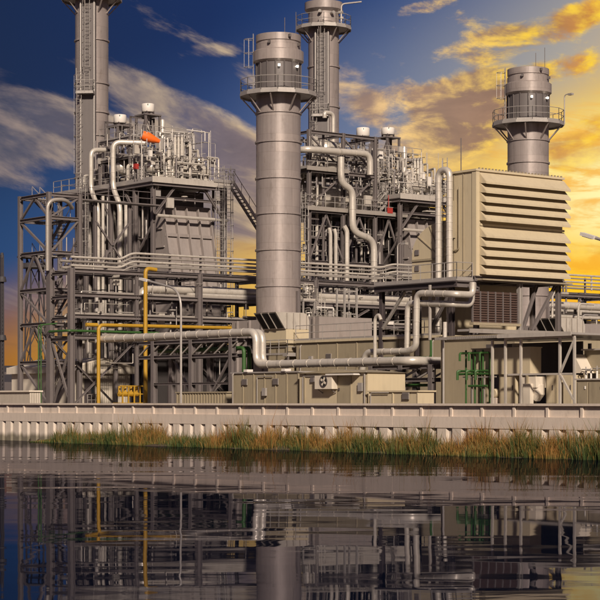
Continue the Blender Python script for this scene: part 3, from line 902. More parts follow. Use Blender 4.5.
# dark equipment and valve drops hanging in the rack
for i in range(26):
    x = 98 + i * 1.45 + rr.uniform(-.4, .4); y = 125.5 + rr.uniform(0, 1.8); z1 = rr.choice((7.4, 9.0, 10.7)); L = rr.uniform(1.4, 5)
    q = V((x + rr.uniform(-.8, .8), y - rr.uniform(.2, .6), z1 - L))
    pipe('drop_pipe', 'short small pipe hanging down from the pipe rack behind the stacks', [V((x, y, z1)), V((x, y, z1 - L * .5)), V((q.x, q.y, z1 - L * .5)), V((q.x, q.y, max(G, q.z)))], rr.uniform(.05, .12),
         rr.choice(('clad', 'galv', 'clad_dim', 'steel')), .2, 0, 7, 'small drop pipes under the rack')

clutter(rk, 130, 61, (98, 128, 125.3, 127.8, 4.5, 11.9), ('clad', 'clad_dim', 'galv', 'steel', 'steel'), vert=.35)
clutter(rk, 80, 64, (78, 120, 124.7, 127.8, 4.5, 13.6), ('clad', 'galv', 'clad_dim'), rr=(.02, .05), vert=.45)
clutter(rk, 40, 62, (78, 98, 125.3, 127.8, 5.5, 12), ('clad_dim', 'galv', 'steel'), vert=.3)
clutter(rk, 60, 63, (126, 146, 124.2, 127.8, 5.5, 14.4), ('clad', 'clad_dim', 'galv', 'steel'), vert=.4)
def backdrop(x0, x1, y, zt, label):  # added dark wall behind the rack, closes off the sky so bays look shaded
    h_ = thing('shade_backdrop', label, 'building', ((x0 + x1) / 2, y, G))
    part(h_, 'wall', MB().box(x0, x1, y, y + 1.4, G, zt), 'bay_shade')
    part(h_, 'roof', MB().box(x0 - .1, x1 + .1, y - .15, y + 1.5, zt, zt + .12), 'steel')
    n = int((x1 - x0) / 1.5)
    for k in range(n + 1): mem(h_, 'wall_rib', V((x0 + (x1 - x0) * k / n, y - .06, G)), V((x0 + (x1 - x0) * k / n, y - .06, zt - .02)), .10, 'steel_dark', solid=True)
backdrop(86.5, 99.0, 128.5, 7.0, 'added dark ribbed hall wall under the rack left of the tall stack')
backdrop(100.5, 114.6, 128.4, 11.2, 'added dark ribbed backdrop wall behind the rack right of the tall stack')
# ================================================================ STAIR TOWER at the left
stt = thing('stair_tower', 'open grey steel stair tower at the far left of the plant', 'stair tower', (76.7, 130.3, G))
TX0, TX1, TY0, TY1 = 76.7, 79.5, 128.05, 132.7
ZL = (5.4, 8.4, 11.1, 14.0, 16.7, 18.5)
for x in (TX0, TX1):
    for y in (TY0 + .25, TY1): mem(stt, 'column', V((x, y, G)), V((x, y, 18.7)), .32, 'steel', hint=UX)
for k, z in enumerate(ZL):
    for y in (TY0 + .25, TY1): mem(stt, 'beam', V((TX0 + .16, y, z)), V((TX1 - .16, y, z)), .26, 'steel')
    for x in (TX0, TX1): mem(stt, 'beam', V((x, TY0 + .41, z)), V((x, TY1 - .16, z)), .28, 'steel')
    zb = G + .1 if k == 0 else ZL[k - 1]
    ym = (TY0 + TY1) / 2
    if k in (1, 3, 5):
        mem(stt, 'brace', V((TX0, TY0 + .4, zb + .1)), V((TX0, ym, z - .1)), .16, 'steel', solid=True)
        mem(stt, 'brace', V((TX0, TY1 - .1, zb + .1)), V((TX0, ym + .1, z - .1)), .16, 'steel', solid=True)
    else:
        mem(stt, 'brace', V((TX0, TY1 - .1, z - .1)), V((TX0, TY0 + .4, zb + .1)), .16, 'steel', solid=True)
    mem(stt, 'brace', V((TX0 + .2, TY0 + .25, zb + .1)), V((TX1 - .1, TY0 + .25, z - .1)), .13, 'steel', solid=True)
    # stair flight
    fa, fb = (TY0 + .9, TY1 - .9) if k % 2 else (TY1 - .9, TY0 + .9)
    xx = TX0 + .9 if k % 2 else TX1 - .8
    fl = MB()
    for s in (-.35, .35): fl.beam(V((xx + s, fa, zb + .1)), V((xx + s, fb, z)), .06, .24)
    nst = 11
    for j in range(1, nst):
        p = V((xx, fa + (fb - fa) * j / nst, zb + .1 + (z - zb - .1) * j / nst)); fl.box(p.x - .34, p.x + .34, p.y - .12, p.y + .12, p.z - .02, p.z + .02)
    fo = part(stt, 'stair_flight', fl, 'steel')
    hr = MB()
    for s in (-.35, .35):
        hr.tube([V((xx + s, fa, zb + 1.0)), V((xx + s, fb, z + .95))], .03, 5)
        for j in range(4): p = V((xx + s, fa + (fb - fa) * j / 3, zb + .1 + (z - zb - .1) * j / 3)); hr.tube([p, p + V((0, 0, .92))], .025, 5)
    part(fo, 'handrail', hr, 'galv')
    part(stt, 'landing', MB().box(TX0 + .2, TX1 - .2, fb - .45, fb + .45, z - .08, z), 'galv')
# bridge from the tower to the boiler
br = thing('access_bridge', 'narrow steel walkway from the stair tower to the left boiler', 'walkway', (84, 130, 18.6))
part(br, 'deck', MB().box(79.7, 88.5, 130.2, 131.3, 18.5, 18.6), 'steel')
rail(br, [V((79.7, 131.3, 18.6)), V((88.5, 131.3, 18.6))], sp=1.4, toe=False, m='steel')
for x in (82.5, 85.8): mem(br, 'post', V((x, 130.75, G)), V((x, 130.75, 18.45)), .26, 'steel')
mem(br, 'brace', V((82.5, 130.75, 13)), V((85.8, 130.75, 17)), .14, 'steel', solid=True)
mem(br, 'brace', V((85.8, 130.75, 13)), V((82.5, 130.75, 17)), .14, 'steel', solid=True)
for z in (9, 13.2): mem(br, 'tie', V((79.7, 130.75, z)), V((88.4, 130.75, z)), .22, 'steel')
pipe('vent_gooseneck', 'pale pipe rising in front of the stair tower and bending back at its top',
     [V((76.3, 127.85, 12.5)), V((76.3, 127.85, 18.0)), V((77.9, 127.7, 18.15)), V((79.0, 128.6, 17.6))], .16, 'clad_dim', .9, 1.6, 10)

# caged ladder and steep stair between the left boiler and the bypass stack
lt = thing('ladder_tower', 'slender caged ladder tower right of the left boiler', 'ladder', (98, 131.4, G))
for px in (219.5, 227.5):
    b0 = ony(px, 300, 131.5); ladder(lt, V((b0.x, 131.5, G)), V((b0.x, 131.5, ony(px, 166, 131.5).z)), UX, .7, -UY)
p0 = ony(223, 182, 131.8)
part(lt, 'landing', MB().box(p0.x - 1.3, p0.x + .9, 131.3, 132.6, p0.z - .12, p0.z), 'galv')
rail(lt, [V((p0.x - 1.3, 131.3, p0.z)), V((p0.x + .9, 131.3, p0.z))], sp=.8)
for x in (p0.x - .6, p0.x + .7):
    mem(lt, 'post', V((x, 132.4, G)), V((x, 132.4, p0.z)), .16, 'steel')
st = thing('steep_stair', 'steep steel stair slanting down from the ladder tower to the bypass stack', 'stair', (p0.x + 1, 131.9, p0.z))
a0, a1 = V((p0.x + .9, 131.9, p0.z)), V((p0.x + 4.3, 131.9, p0.z - 4.1))
for s in (-.4, .4): part(st, 'stringer', MB().beam(a0 + UY * s, a1 + UY * s, .07, .26), 'galv')
for j in range(1, 15):
    q = a0 + (a1 - a0) * j / 15; part(st, 'tread', MB().box(q.x - .12, q.x + .12, q.y - .38, q.y + .38, q.z - .02, q.z + .03), 'galv')
for s in (-.4, .4):
    h_ = MB().tube([a0 + UY * s + UZ * 1.0, a1 + UY * s + UZ * 1.0], .03, 5)
    for j in range(5): q = a0 + (a1 - a0) * j / 4 + UY * s; h_.tube([q, q + UZ], .025, 5)
    part(st, 'handrail', h_, 'galv')
mem(st, 'support', a1 + V((.2, 0, 0)), V((a1.x + .2, 131.9, 12.6)), .2, 'steel')

# ================================================================ STEAM GALLERY left of the right boiler
sg = thing('steam_gallery', 'open steel gallery carrying stepped pipes left of the right boiler', 'gallery', (109, 130, G))
GY0, GY1 = 130.0, 135.0
gx = [ony(px, 300, GY0).x for px in (309, 343, 375, 402)]
ztops = [26.2, 26.2, 26.2, 20.0]
for x, zt_ in zip(gx, ztops):
    for y in (GY0, GY1): mem(sg, 'column', V((x, y, G)), V((x, y, zt_)), .3, 'steel', hint=UX)
for z in (14.6, 19.1, 22.6, 26.0):
    n_ = 3 if z > 20 else 4
    for y in (GY0, GY1):
        for a, b_ in zip(gx[:n_], gx[1:n_]): mem(sg, 'beam', V((a + .15, y, z)), V((b_ - .15, y, z)), .3, 'steel')
    for x in gx[:n_]: mem(sg, 'cross_beam', V((x, GY0 + .15, z - .02)), V((x, GY1 - .15, z - .02)), .24, 'steel')
for z, x1 in ((19.35, gx[3]), (22.85, gx[1])):
    part(sg, 'deck', MB().box(gx[0] - .5, x1 + .4, GY0 - .3, GY1, z - .1, z), 'galv')
    part(sg, 'kick_plate', MB().box(gx[0] - .5, x1 + .4, GY0 - .36, GY0 - .305, z - .24, z + .12), 'clad_dim')
    rail(sg, [V((gx[0] - .45, GY1, z)), V((gx[0] - .45, GY0 - .25, z)), V((x1 + .35, GY0 - .25, z))], sp=1.1)
for a, b_ in zip(gx, gx[1:]):
    xm = (a + b_) / 2
    for s in (a, b_): mem(sg, 'brace', V((s + (.1 if s == a else -.1), GY0, 15.0)), V((xm, GY0, 18.8)), .15, 'steel', solid=True)
    mem(sg, 'brace', V((a + .1, GY0, 10.6)), V((b_ - .1, GY0, 14.4)), .13, 'steel', solid=True)
for a, b_ in zip(gx[:3], gx[1:3]):
    mem(sg, 'brace', V((a + .1, GY0, 19.5)), V((b_ - .1, GY0, 22.4)), .13, 'steel', solid=True)
    mem(sg, 'brace', V((b_ - .1, GY0, 22.9)), V((a + .1, GY0, 25.7)), .13, 'steel', solid=True)
# inner stair flights
for k, (xa, za, xb, zb) in enumerate(((gx[2] + .6, 19.4, gx[2] + 3.4, 22.2),)):
    f_ = MB()
    for s in (-.4, .4):
        f_.beam(V((xa, GY0 + .6 + s, za)), V((xb, GY0 + .6 + s, zb)), .06, .24)
        f_.tube([V((xa, GY0 + .6 + s, za + 1)), V((xb, GY0 + .6 + s, zb + 1))], .03, 5)
    for j in range(1, 10):
        q = V((xa, GY0 + .6, za)).lerp(V((xb, GY0 + .6, zb)), j / 10); f_.box(q.x - .12, q.x + .12, q.y - .38, q.y + .38, q.z - .02, q.z + .02)
    part(sg, 'stair_flight', f_, 'galv')
ladder(sg, V((gx[0] - .9, GY0 - .3, G)), V((gx[0] - .9, GY0 - .3, 20.6)), UX, .5, -UY)
rg = random.Random(21)
for i in range(16):                                       # dark plant and thin lines inside the gallery
    x = rg.uniform(gx[0] + .4, gx[3] - .4); y = rg.uniform(131.2, 134.5); z0 = rg.choice((G, 14.7, 19.4)); z1 = z0 + rg.uniform(2, 5.2)
    pipe('gallery_pipe', 'thin upright pipe standing inside the open steel gallery', [V((x, y, z0)), V((x, y, z1)), V((x + rg.uniform(-1.2, 1.2), y, z1))], rg.uniform(.07, .16), rg.choice(('clad', 'clad_dim', 'galv')), .25, 1.1, 8, 'thin upright pipes in the gallery')
clutter(sg, 90, 51, (gx[0], gx[3], GY0 + .3, GY1 - .6, 19.5, 25.6), vert=.5)
clutter(sg, 90, 53, (gx[0], gx[3], GY0 - .2, GY1 - .6, 9, 25.6), ('clad', 'galv', 'galv', 'white'), rr=(.018, .045), vert=.6)
clutter(sg, 70, 52, (gx[0], gx[3], GY0 + .3, GY1 - .6, 9, 19.0), ('clad_dim', 'galv', 'steel', 'clad'), vert=.6)
for xx in ((gx[0] + gx[1]) / 2, (gx[1] + gx[2]) / 2):
    mem(sg, 'post', V((xx, GY0 + .4, 14.7)), V((xx, GY0 + .4, 26.0)), .16, 'steel')
for z in (16.8, 24.3):
    mem(sg, 'beam', V((gx[0], GY0 + .5, z)), V((gx[2], GY0 + .5, z)), .16, 'steel')
    rail(sg, [V((gx[0], GY0 + .6, z)), V((gx[2], GY0 + .6, z))], sp=1.0)
gy = GY0 - .9
pipe('stepped_pipe', 'thick pale stepped steam pipe jogging down the front of the steel gallery',
     [ony(341, 157, gy), ony(341, 183, gy), ony(352.5, 190, gy), ony(352.5, 232, gy), ony(374, 240, gy), ony(374, 292, gy)], .31, 'clad', 1.0, 1.6, 14)
pipe('crossover_pipe', 'thick pale pipe lying level across the top of the steel gallery', [ony(306, 149, gy) + V((0, 3.0, 0)), ony(306, 149, gy), ony(370, 154, gy), ony(370, 175, gy)], .29, 'clad', .8, 1.5, 14)
for i, (px, y0, y1) in enumerate(((330.5, 228, 300), (335.8, 229, 300), (347, 226, 300))):
    pipe('gallery_riser', ('leftmost', 'middle', 'rightmost')[i] + ' of three pale upright risers under the gallery deck', [ony(px - (3 if i == 2 else 1.5), y0, gy + .5), ony(px, y0 + 5, gy + .4), ony(px, y1, gy + .4)], .16 if i < 2 else .22, 'clad', .3, 1.3, 9, 'risers under the gallery deck')
# domed deaerator vessel with gooseneck
dv = ony(324, 160, 133.0)
de = thing('deaerator', 'round topped pale vessel on the gallery below the right exhaust stack', 'vessel', (dv.x, 133.0, 22.9))
part(de, 'shell', MB().lathe((dv.x, 133.0, 0), [(.05, 25.95), (.7, 25.9), (1.15, 25.65), (1.3, 25.3), (1.33, 24.9), (1.33, 23.4), (1.2, 23.1), (.1, 22.9)], 26), 'clad')
part(de, 'insulation_band', MB().lathe((dv.x, 133.0, 0), [(1.33, 24.7), (1.37, 24.72), (1.37, 24.85), (1.33, 24.87)], 26), 'galv')
part(de, 'gooseneck', MB().tube([V((dv.x + .5, 132.3, 25.5)), V((dv.x + .5, 132.3, 28.3)), V((dv.x - .5, 132.3, 28.3)), V((dv.x - .5, 132.3, 27.8))], .2, 10, .55, 1.2), 'clad')
# big horizontal tank on gallery mid deck
tk = thing('condensate_tank', 'pale horizontal tank lying inside the steel gallery', 'tank', (110, 133.4, 19.4))
part(tk, 'shell', MB().lathe((0, 133.4, 20.9), [(.03, 105.0), (.7, 105.2), (1.05, 105.7), (1.1, 106), (1.1, 113.2), (1.05, 113.5), (.7, 114.0), (.03, 114.2)], 24, 'x'), 'clad')
for x in (106.5, 112.8): part(tk, 'saddle', MB().box(x - .2, x + .2, 132.6, 134.2, 19.4, 20.2), 'steel')
# red notice board
p = ony(389.8, 210.5, GY0 - .33)
nb = thing('red_board', 'red board hanging on the gallery handrail', 'sign', (p.x, p.y, 19.4))
part(nb, 'panel', MB().box(p.x - .32, p.x + .32, p.y - .05, p.y, p.z - .26, p.z + .24), 'red')
part(nb, 'pole', MB().tube([V((p.x - .1, p.y + .05, 19.35)), V((p.x - .1, p.y + .05, p.z + 1.4))], .04, 6), 'red')

# ladder frame tower in front of the rack, and small platforms
lf = thing('climbing_tower', 'pale steel ladder frame in front of the rack below the stepped pipe', 'ladder', (101, 122.8, G))
for i, px in enumerate((344.5, 356.5)):
    b0 = ony(px, 300, 122.6)
    mem(lf, 'post', V((b0.x, 122.6, G)), V((b0.x, 122.6, ony(px, 288, 122.6).z)), .15, 'galv', solid=True)
    mem(lf, 'post', V((b0.x, 123.6, G)), V((b0.x, 123.6, ony(px, 288, 122.6).z)), .12, 'galv', solid=True)
xa, xb = ony(344.5, 300, 122.6).x, ony(356.5, 300, 122.6).x
for j in range(9):
    z = 4 + j * .95; mem(lf, 'rung', V((xa, 122.6, z)), V((xb, 122.6, z)), .09, 'galv', solid=True)

# ================================================================ TURBINE UNIT 1: enclosure, intake, hoods
en = thing('turbine_enclosure', 'long plain beige turbine enclosure wall behind the low pipes', 'building', (92, 102, G))
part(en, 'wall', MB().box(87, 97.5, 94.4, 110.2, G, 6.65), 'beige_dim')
part(en, 'roof', MB().box(86.85, 97.7, 94.25, 110.35, 6.65, 6.82), 'beige')
for y in (96.6, 98.8, 101.0, 103.2, 105.4, 107.6): part(en, 'panel_joint', MB().box(86.95, 87.02, y, y + .08, G, 6.62), 'beige_dim')
part(en, 'door', MB().box(86.93, 87.0, 99.5, 100.5, G, 4.2), 'beige')
rail(en, [V((86.95, 94.5, 6.82)), V((86.95, 110.2, 6.82))], sp=1.5)
ed = thing('exhaust_duct', 'dark ribbed exhaust duct behind the air hood of the tall bypass stack', 'duct', (92, 114, G), 'turbine exhaust ducts')
def exhaust(root, D):
    part(root, 'casing', MB().box(89.4 + D.x, 94.6 + D.x, 110.5 + D.y, 121.5 + D.y, 2.6, 8.7), 'duct')
    for i in range(7): part(root, 'rib', MB().box(89.25 + D.x, 89.4 + D.x, 111 + i * 1.6 + D.y, 111.15 + i * 1.6 + D.y, 2.6, 8.7), 'duct')
    for y in (112, 120): part(root, 'foot', MB().box(90 + D.x, 94 + D.x, y + D.y, y + .5 + D.y, G, 2.6), 'concrete')
exhaust(ed, U1)
ed2 = thing('exhaust_duct', 'dark ribbed exhaust duct at the foot of the right bypass stack', 'duct', V((92, 114, G)) + D2, 'turbine exhaust ducts')
exhaust(ed2, D2)


def air_hood(D, label):
    """ventilation hood: slanting black mouth towards the river, ribbed body"""
    h0 = thing('air_hood', label, 'air hood', V((87, 113, G)) + D, 'turbine air hoods')
    ya, yb = 110.9 + D.y, 113.6 + D.y
    xt, xb_, zt, zb = 85.6 + D.x, 86.5 + D.x, 8.95, 7.72
    prof = [(xt, zt), (xt + 2.7, zt), (xt + 3.05, zt - .2), (xt + 3.2, zt - .6), (xt + 3.2, zb), (xb_, zb)]
    bd = part(h0, 'hood_shell', MB().prism(prof, 'y', ya, yb), 'clad')
    e = .012
    part(h0, 'mouth', MB().quad((xt - .02 + .05, ya + .12, zt - .10), (xt + .03, yb - .12, zt - .10), (xb_ - .06, yb - .12, zb + .06), (xb_ - .06, ya + .12, zb + .06)), 'black')
    for k in range(1, 3):
        y = ya + (yb - ya) * k / 3
        part(h0, 'mullion', MB().beam(V((xt - .02, y, zt - .05)), V((xb_ - .1, y, zb + .03)), .05, .08), 'clad_dim')
    for k in range(4):
        x = xb_ + .1 + k * .62; part(bd, 'rib', MB().box(x, x + .07, ya - .06, ya, zb + .02, zt - .04), 'clad_dim')
    part(h0, 'plenum', MB().box(xb_ + .1, xt + 3.18, ya + .02, yb - .02, 6.6, zb), 'beige')
    part(h0, 'plenum_base', MB().box(xb_ + .4, xt + 3.0, ya + .15, yb - .1, G, 6.6), 'beige_dim')
    part(h0, 'cladding_panel', MB().box(xb_ + 1.3, xt + 3.05, ya + .06, ya + .14, 5.0, 6.0), 'white')
    rail(h0, [V((xb_ - .1, yb, 5.8)), V((xb_ - .1, ya - .4, 5.8)), V((xt + 3.3, ya - .4, 5.8))], sp=.9)
    part(h0, 'walkway', MB().box(xb_ - .15, xt + 3.3, ya - .45, ya + .1, 5.68, 5.8), 'galv')
    for x in (xb_, xt + 3.2): mem(h0, 'post', V((x, ya - .35, G)), V((x, ya - .35, 5.68)), .12, 'steel', solid=True)
air_hood(V((0, 0, 0)), 'beige hood with slanted black mouth at the foot of the tall bypass stack')
air_hood(D2 + V((-1.6, -3.2, -.0)), 'hood with slanted black mouth above the shelter roof at right')

# ---- air intake filter house on legs
FXa, FXb, FYa, FYb, FZa, FZb = 88.1, 96.35, 92.2, 95.0, 10.75, 17.75
fh = thing('air_intake_house', 'large beige air intake house with two banks of louvre hoods on steel legs', 'air intake', (92.2, 93.6, G))
part(fh, 'casing', MB().box(FXa, FXb, FYa, FYb, FZa, FZb), 'beige')
part(fh, 'roof', MB().box(FXa - .12, FXb + .12, FYa - .12, FYb + .1, FZb, FZb + .14), 'beige')
part(fh, 'corner_trim', MB().box(FXa - .06, FXa + .26, FYa - .06, FYa + .003, FZa, FZb), 'beige')
part(fh, 'corner_trim', MB().box(FXa - .06, FXa - .003, FYa + .003, FYa + .35, FZa, FZb), 'beige')
for y in (93.4, 94.3): part(fh, 'panel_joint', MB().box(FXa - .04, FXa, y, y + .07, FZa, FZb), 'beige_dim')
part(fh, 'conduit', MB().tube([V((FXa - .12, 93.75, 16.8)), V((FXa - .12, 93.75, 12.6)), V((FXa - .12, 94.6, 12.5))], .05, 6, .2), 'beige_dim')
part(fh, 'side_cabinet', MB().box(FXa - .35, FXa - .003, 94.2, 94.8, 13.4, 15.9), 'beige_dim')
for i in range(26):
    x = FXa + .2 + i * (FXb - FXa - .4) / 25; part(fh, 'roof_bolt', MB().box(x, x + .09, FYa - .1, FYa + .02, FZb + .14, FZb + .24), 'beige_dim')
XL, XR = FXa + .3, FXb + .12
def louvre(zt, zb, out):
    b = MB(); th = .05
    y0, y1 = FYa - .02, FYa - out
    b.prism([(y0, zt), (y0, zt - th), (y1 + .02, zb - .05), (y1, zb - .14), (y1 - .03, zb - .14), (y1 - .03, zb)], 'x', XL, XR)
    lo = part(fh, 'louvre_hood', b, 'beige')
    for x in (XL - .03, XR):
        part(lo, 'end_cheek', MB().prism([(y0, zt - .01), (y1, zb - .01), (y1, zb - .12), (y0, zb - .05)], 'x', x, x + .03), 'beige')
for bank_top in (FZb - .05, FZb - 3.64):
    for k in range(5):
        zb_ = bank_top - .70 - k * .62; louvre(zb_ + .66, zb_, .66)
mid = FZb - 3.66
part(fh, 'middle_beam', MB().box(XL, XR, FYa - .10, FYa + .001, mid + .02, mid + .16), 'beige')
# legs and bracing
for x in (FXa + .2, FXb - .2):
    for y in (FYa + .2, FYb - .1): mem(fh, 'leg', V((x, y, G)), V((x, y, FZa - .38)), .3, 'steel', hint=UX)
for y in (FYa + .05, FYb - .05): mem(fh, 'base_beam', V((FXa - .1, y, FZa - .19)), V((FXb + .1, y, FZa - .19)), .36, 'steel')
for x in (FXa + .05, FXb - .05, (FXa + FXb) / 2): mem(fh, 'base_beam', V((x, FYa + .25, FZa - .19)), V((x, FYb - .25, FZa - .19)), .34, 'steel')
part(fh, 'drip_tray', MB().box(FXa - .05, FXb + .3, FYa - .7, FYa - .15, FZa - .32, FZa - .22), 'beige_dim')
mem(fh, 'brace', V((FXb - 2.9, FYa + .1, 7.2)), V((FXb - .6, FYa + .1, FZa - .4)), .2, 'steel')
mem(fh, 'brace', V((FXb - 3.6, FYa + .3, 7.2)), V((FXb - 2.2, FYa + .3, FZa - .4)), .2, 'steel')
# brown louvred screen below
sc_ = thing('louvre_screen', 'dark brown slatted screen hanging under the beige air intake house', 'screen', (90.5, 92.0, 7.4))
sx0, sx1 = ony(472, 300, 92.1).x, ony(517, 300, 92.1).x
z0_, z1_ = ony(495, 323, 92.1).z, ony(495, 292, 92.1).z
part(sc_, 'backing', MB().box(sx0, sx1, 92.12, 92.2, z0_, z1_), 'brown')
for i in range(7):
    x = sx0 + (sx1 - sx0) * i / 6; part(sc_, 'mullion', MB().box(x - .035, x + .035, 91.99, 92.115, z0_, z1_), 'steel')
for i in range(13):
    z = z0_ + (z1_ - z0_) * (i + .5) / 13; part(sc_, 'slat', MB().prism([(92.02, z - .08), (92.115, z + .06), (92.115, z - .04)], 'x', sx0 + .04, sx1 - .04), 'brown')
part(sc_, 'sill', MB().box(sx0 - .1, sx1 + .15, 91.85, 92.25, z0_ - .18, z0_ - .003), 'beige_dim')
mem(sc_, 'post', V((sx1 + .25, 92.1, G)), V((sx1 + .25, 92.1, FZa - .4)), .3, 'galv', hint=UX)
dk = thing('service_deck', 'flat steel deck edge under the brown slatted screen', 'platform', (91, 91, G))
part(dk, 'deck', MB().box(86.2, 95.6, 90.9, 92.0, 6.95, 7.1), 'galv')
part(dk, 'edge_channel', MB().box(86.2, 95.6, 90.82, 90.897, 6.85, 7.13), 'clad_dim')
for x in (86.5, 90.5, 95.2): mem(dk, 'post', V((x, 91.1, G)), V((x, 91.1, 6.95)), .2, 'steel')

# ---- curved intake duct behind the filter house
cd = thing('intake_elbow', 'curved beige intake duct left of the louvred intake house', 'duct', (90, 97, G))
yA, yB = 95.1, onx(412, 280, 88.02).y
ztp = onx(440, 221, 88.02).z
arc = [(yA, ztp)]
rad_ = yB - yA
zc = onx(412, 256, 88.02).z
for j in range(0, 11):
    a = math.pi / 2 * j / 10; arc.append((yA + .1 + (rad_ - .1) * math.sin(a), zc + (ztp - zc) * math.cos(a)))
arc += [(yB, 6.83), (yA + .5, 6.83), (yA + .5, 11.2), (yA, 12.2)]
part(cd, 'duct_shell', MB().prism(arc, 'x', 88.02, 95.6), 'beige')
b = MB().beam(V((87.99, yB - .02, zc - .35)), V((87.99, yA + .5, zc - .35)), .1, .14); part(cd, 'flange', b, 'beige_dim')
for j in (3, 6):
    a = math.pi / 2 * j / 10; q = V((87.99, yA + .1 + (rad_ - .1) * math.sin(a), zc + (ztp - zc) * math.cos(a)))
    part(cd, 'seam', MB().beam(q, V((87.99, yA + .5, 12.2)), .05, .06), 'beige_dim')
for z in (zc - .9, zc + .2): part(cd, 'access_hatch', MB().box(87.95, 88.02, yB - .75, yB - .35, z - .18, z + .18), 'steel')

# ---- walkway platform in front
wp = thing('turbine_platform', 'dark steel access platform in front of the curved beige duct', 'platform', (87, 97, G))
PY0, PY1, PZ = 92.4, onx(374, 286, 86.5).y, 10.5
part(wp, 'deck', MB().box(86.5, 88.5, PY0, PY1, PZ - .12, PZ), 'galv')
mem(wp, 'edge_beam', V((86.52, PY0, PZ - .36)), V((86.52, PY1, PZ - .36)), .4, 'steel_dark')
mem(wp, 'edge_beam', V((86.5, PY0 + .06, PZ - .36)), V((88.5, PY0 + .06, PZ - .36)), .4, 'steel')
rail(wp, [V((86.55, PY1, PZ)), V((86.55, PY0 + .05, PZ)), V((88.0, PY0 + .05, PZ))], sp=1.2)
for y in (PY1 - .4, PY1 - 4.2, PY0 + .9): mem(wp, 'column', V((86.9, y, G)), V((86.9, y, PZ - .5)), .3, 'steel_dark', hint=UX)
mem(wp, 'brace', V((86.8, PY1 - .6, 7.4)), V((86.8, PY1 - 2.9, PZ - .6)), .18, 'galv')
mem(wp, 'brace', V((86.8, PY0 + 2.9, 7.2)), V((86.8, PY0 + .7, PZ - .6)), .18, 'steel')
ladder(wp, V((88.0, 95.15, 10.5)), V((88.0, 95.15, 18.9)), UY, .45, -UX, cage=False)
# upside-down U pipe
X_ = 87.6
u0, u1 = onx(438.5, 200, X_).y, onx(449.5, 200, X_).y
zt = onx(444, 170, X_).z
pipe('loop_pipe', 'tall upside-down U of pale pipe left of the louvred intake house', [V((X_, u0, 7.0)), V((X_, u0, zt)), V((X_, u1, zt)), V((X_, u1, 7.0))], .22, 'clad', .55, .55, 12)
# lamp post on the platform rails
def deck_lamp(p, h, label):
    t_ = thing('deck_lamp', label, 'lamp', p)
    p = V(p); part(t_, 'pole', MB().tube([p, p + V((0, 0, h)), p + V((.1, -.5, h + .05))], .05, 6, .25), 'galv')
    q = p + V((.1, -.5, h + .05)); part(t_, 'lamp_head', MB().box(q.x - .14, q.x + .14, q.y - .35, q.y + .1, q.z - .14, q.z + .02), 'galv')
deck_lamp((86.7, onx(397.5, 280, 86.7).y, PZ), 2.7, 'slim lamp post on the dark access platform beside the curved duct')

q = atY(564.5, 117, 163)
deck_lamp((q.x, q.y, 26.15), 2.5, 'slim lamp post on the ring platform of the right bypass stack')
# small valve platforms in front of the rack
def valve_deck(px0, px1, py, y, label):
    a, b = ony(px0, py, y), ony(px1, py, y)
    t_ = thing('valve_platform', label, 'platform', (a.x, y, G), 'valve platforms before the rack')
    part(t_, 'deck', MB().box(a.x, b.x, y, y + 1.6, a.z - .1, a.z), 'galv')
    rail(t_, [V((a.x, y + 1.6, a.z)), V((a.x, y, a.z)), V((b.x, y, a.z)), V((b.x, y + 1.6, a.z))], sp=.8, m='clad')
    for x in (a.x + .1, b.x - .1): mem(t_, 'post', V((x, y + .1, G)), V((x, y + .1, a.z - .1)), .13, 'galv', solid=True)
    ladder(t_, V((b.x + .3, y - .05, G)), V((b.x + .3, y - .05, a.z + 1.0)), UX, .45, -UY, m='clad')
    clutter(t_, 9, int(px0), (a.x, b.x, y + .1, y + 1.5, a.z + .1, a.z + 1.3), ('clad', 'white', 'galv'), vert=.5)
valve_deck(318, 342, 323, 121.6, 'pale railed valve platform before the rack, right of the tall bypass stack')
valve_deck(303, 316, 300, 122.6, 'higher narrow railed valve platform just right of the tall bypass stack')
valve_deck(557, 580, 338, 117.8, 'railed valve platform behind the shelter roof at the right')
# cooling pipes in front of the enclosure
X_ = 85.2
pipe('cooling_pipe', 'right one of two pale pipes dropping left of the platform columns',
     [V((X_ + 1.6, onx(455, 294, X_).y, 10.2)), V((X_ + 1.6, onx(455, 294, X_).y, onx(455, 294, X_).z)), onx(455, 294, X_), onx(417, 293, X_), onx(416, 347, X_), onx(409, 351, X_), onx(366, 352, X_), onx(362, 372, X_)], .22, 'clad', .55, .8, 12)
pipe('cooling_pipe', 'left one of two pale pipes dropping left of the platform columns',
     [V((X_ + 2.2, onx(452, 304, X_ + .4).y, 10.2)), V((X_ + 2.2, onx(452, 304, X_ + .4).y, onx(452, 304, X_ + .4).z)), onx(452, 304, X_ + .4), onx(408, 303, X_ + .4), onx(407, 364, X_ + .4)], .21, 'clad', .5, .9, 12)
pipe('cooling_pipe', 'thin pale pipe with a hooked top in front of the beige enclosure', [onx(381, 320, 84.6), onx(379, 314, 84.6), onx(375, 318, 84.6), onx(375, 372, 84.6)], .12, 'clad', .4, 0, 9)
pipe('cooling_pipe', 'thin pale pipe hanging under the platform right of the paired pipes', [onx(430, 285, 85.6), onx(430, 340, 85.6)], .11, 'clad_dim', .4, 1.2, 8)
pipe('green_pipe', 'thin green pipe running level then rising at the beige enclosure', [onx(382, 366, 84.4), onx(382, 358, 84.4), onx(431, 357.5, 84.4), onx(431, 340, 84.4)], .085, 'green', .25, 0, 8)
p = onx(445, 350, 85.0)
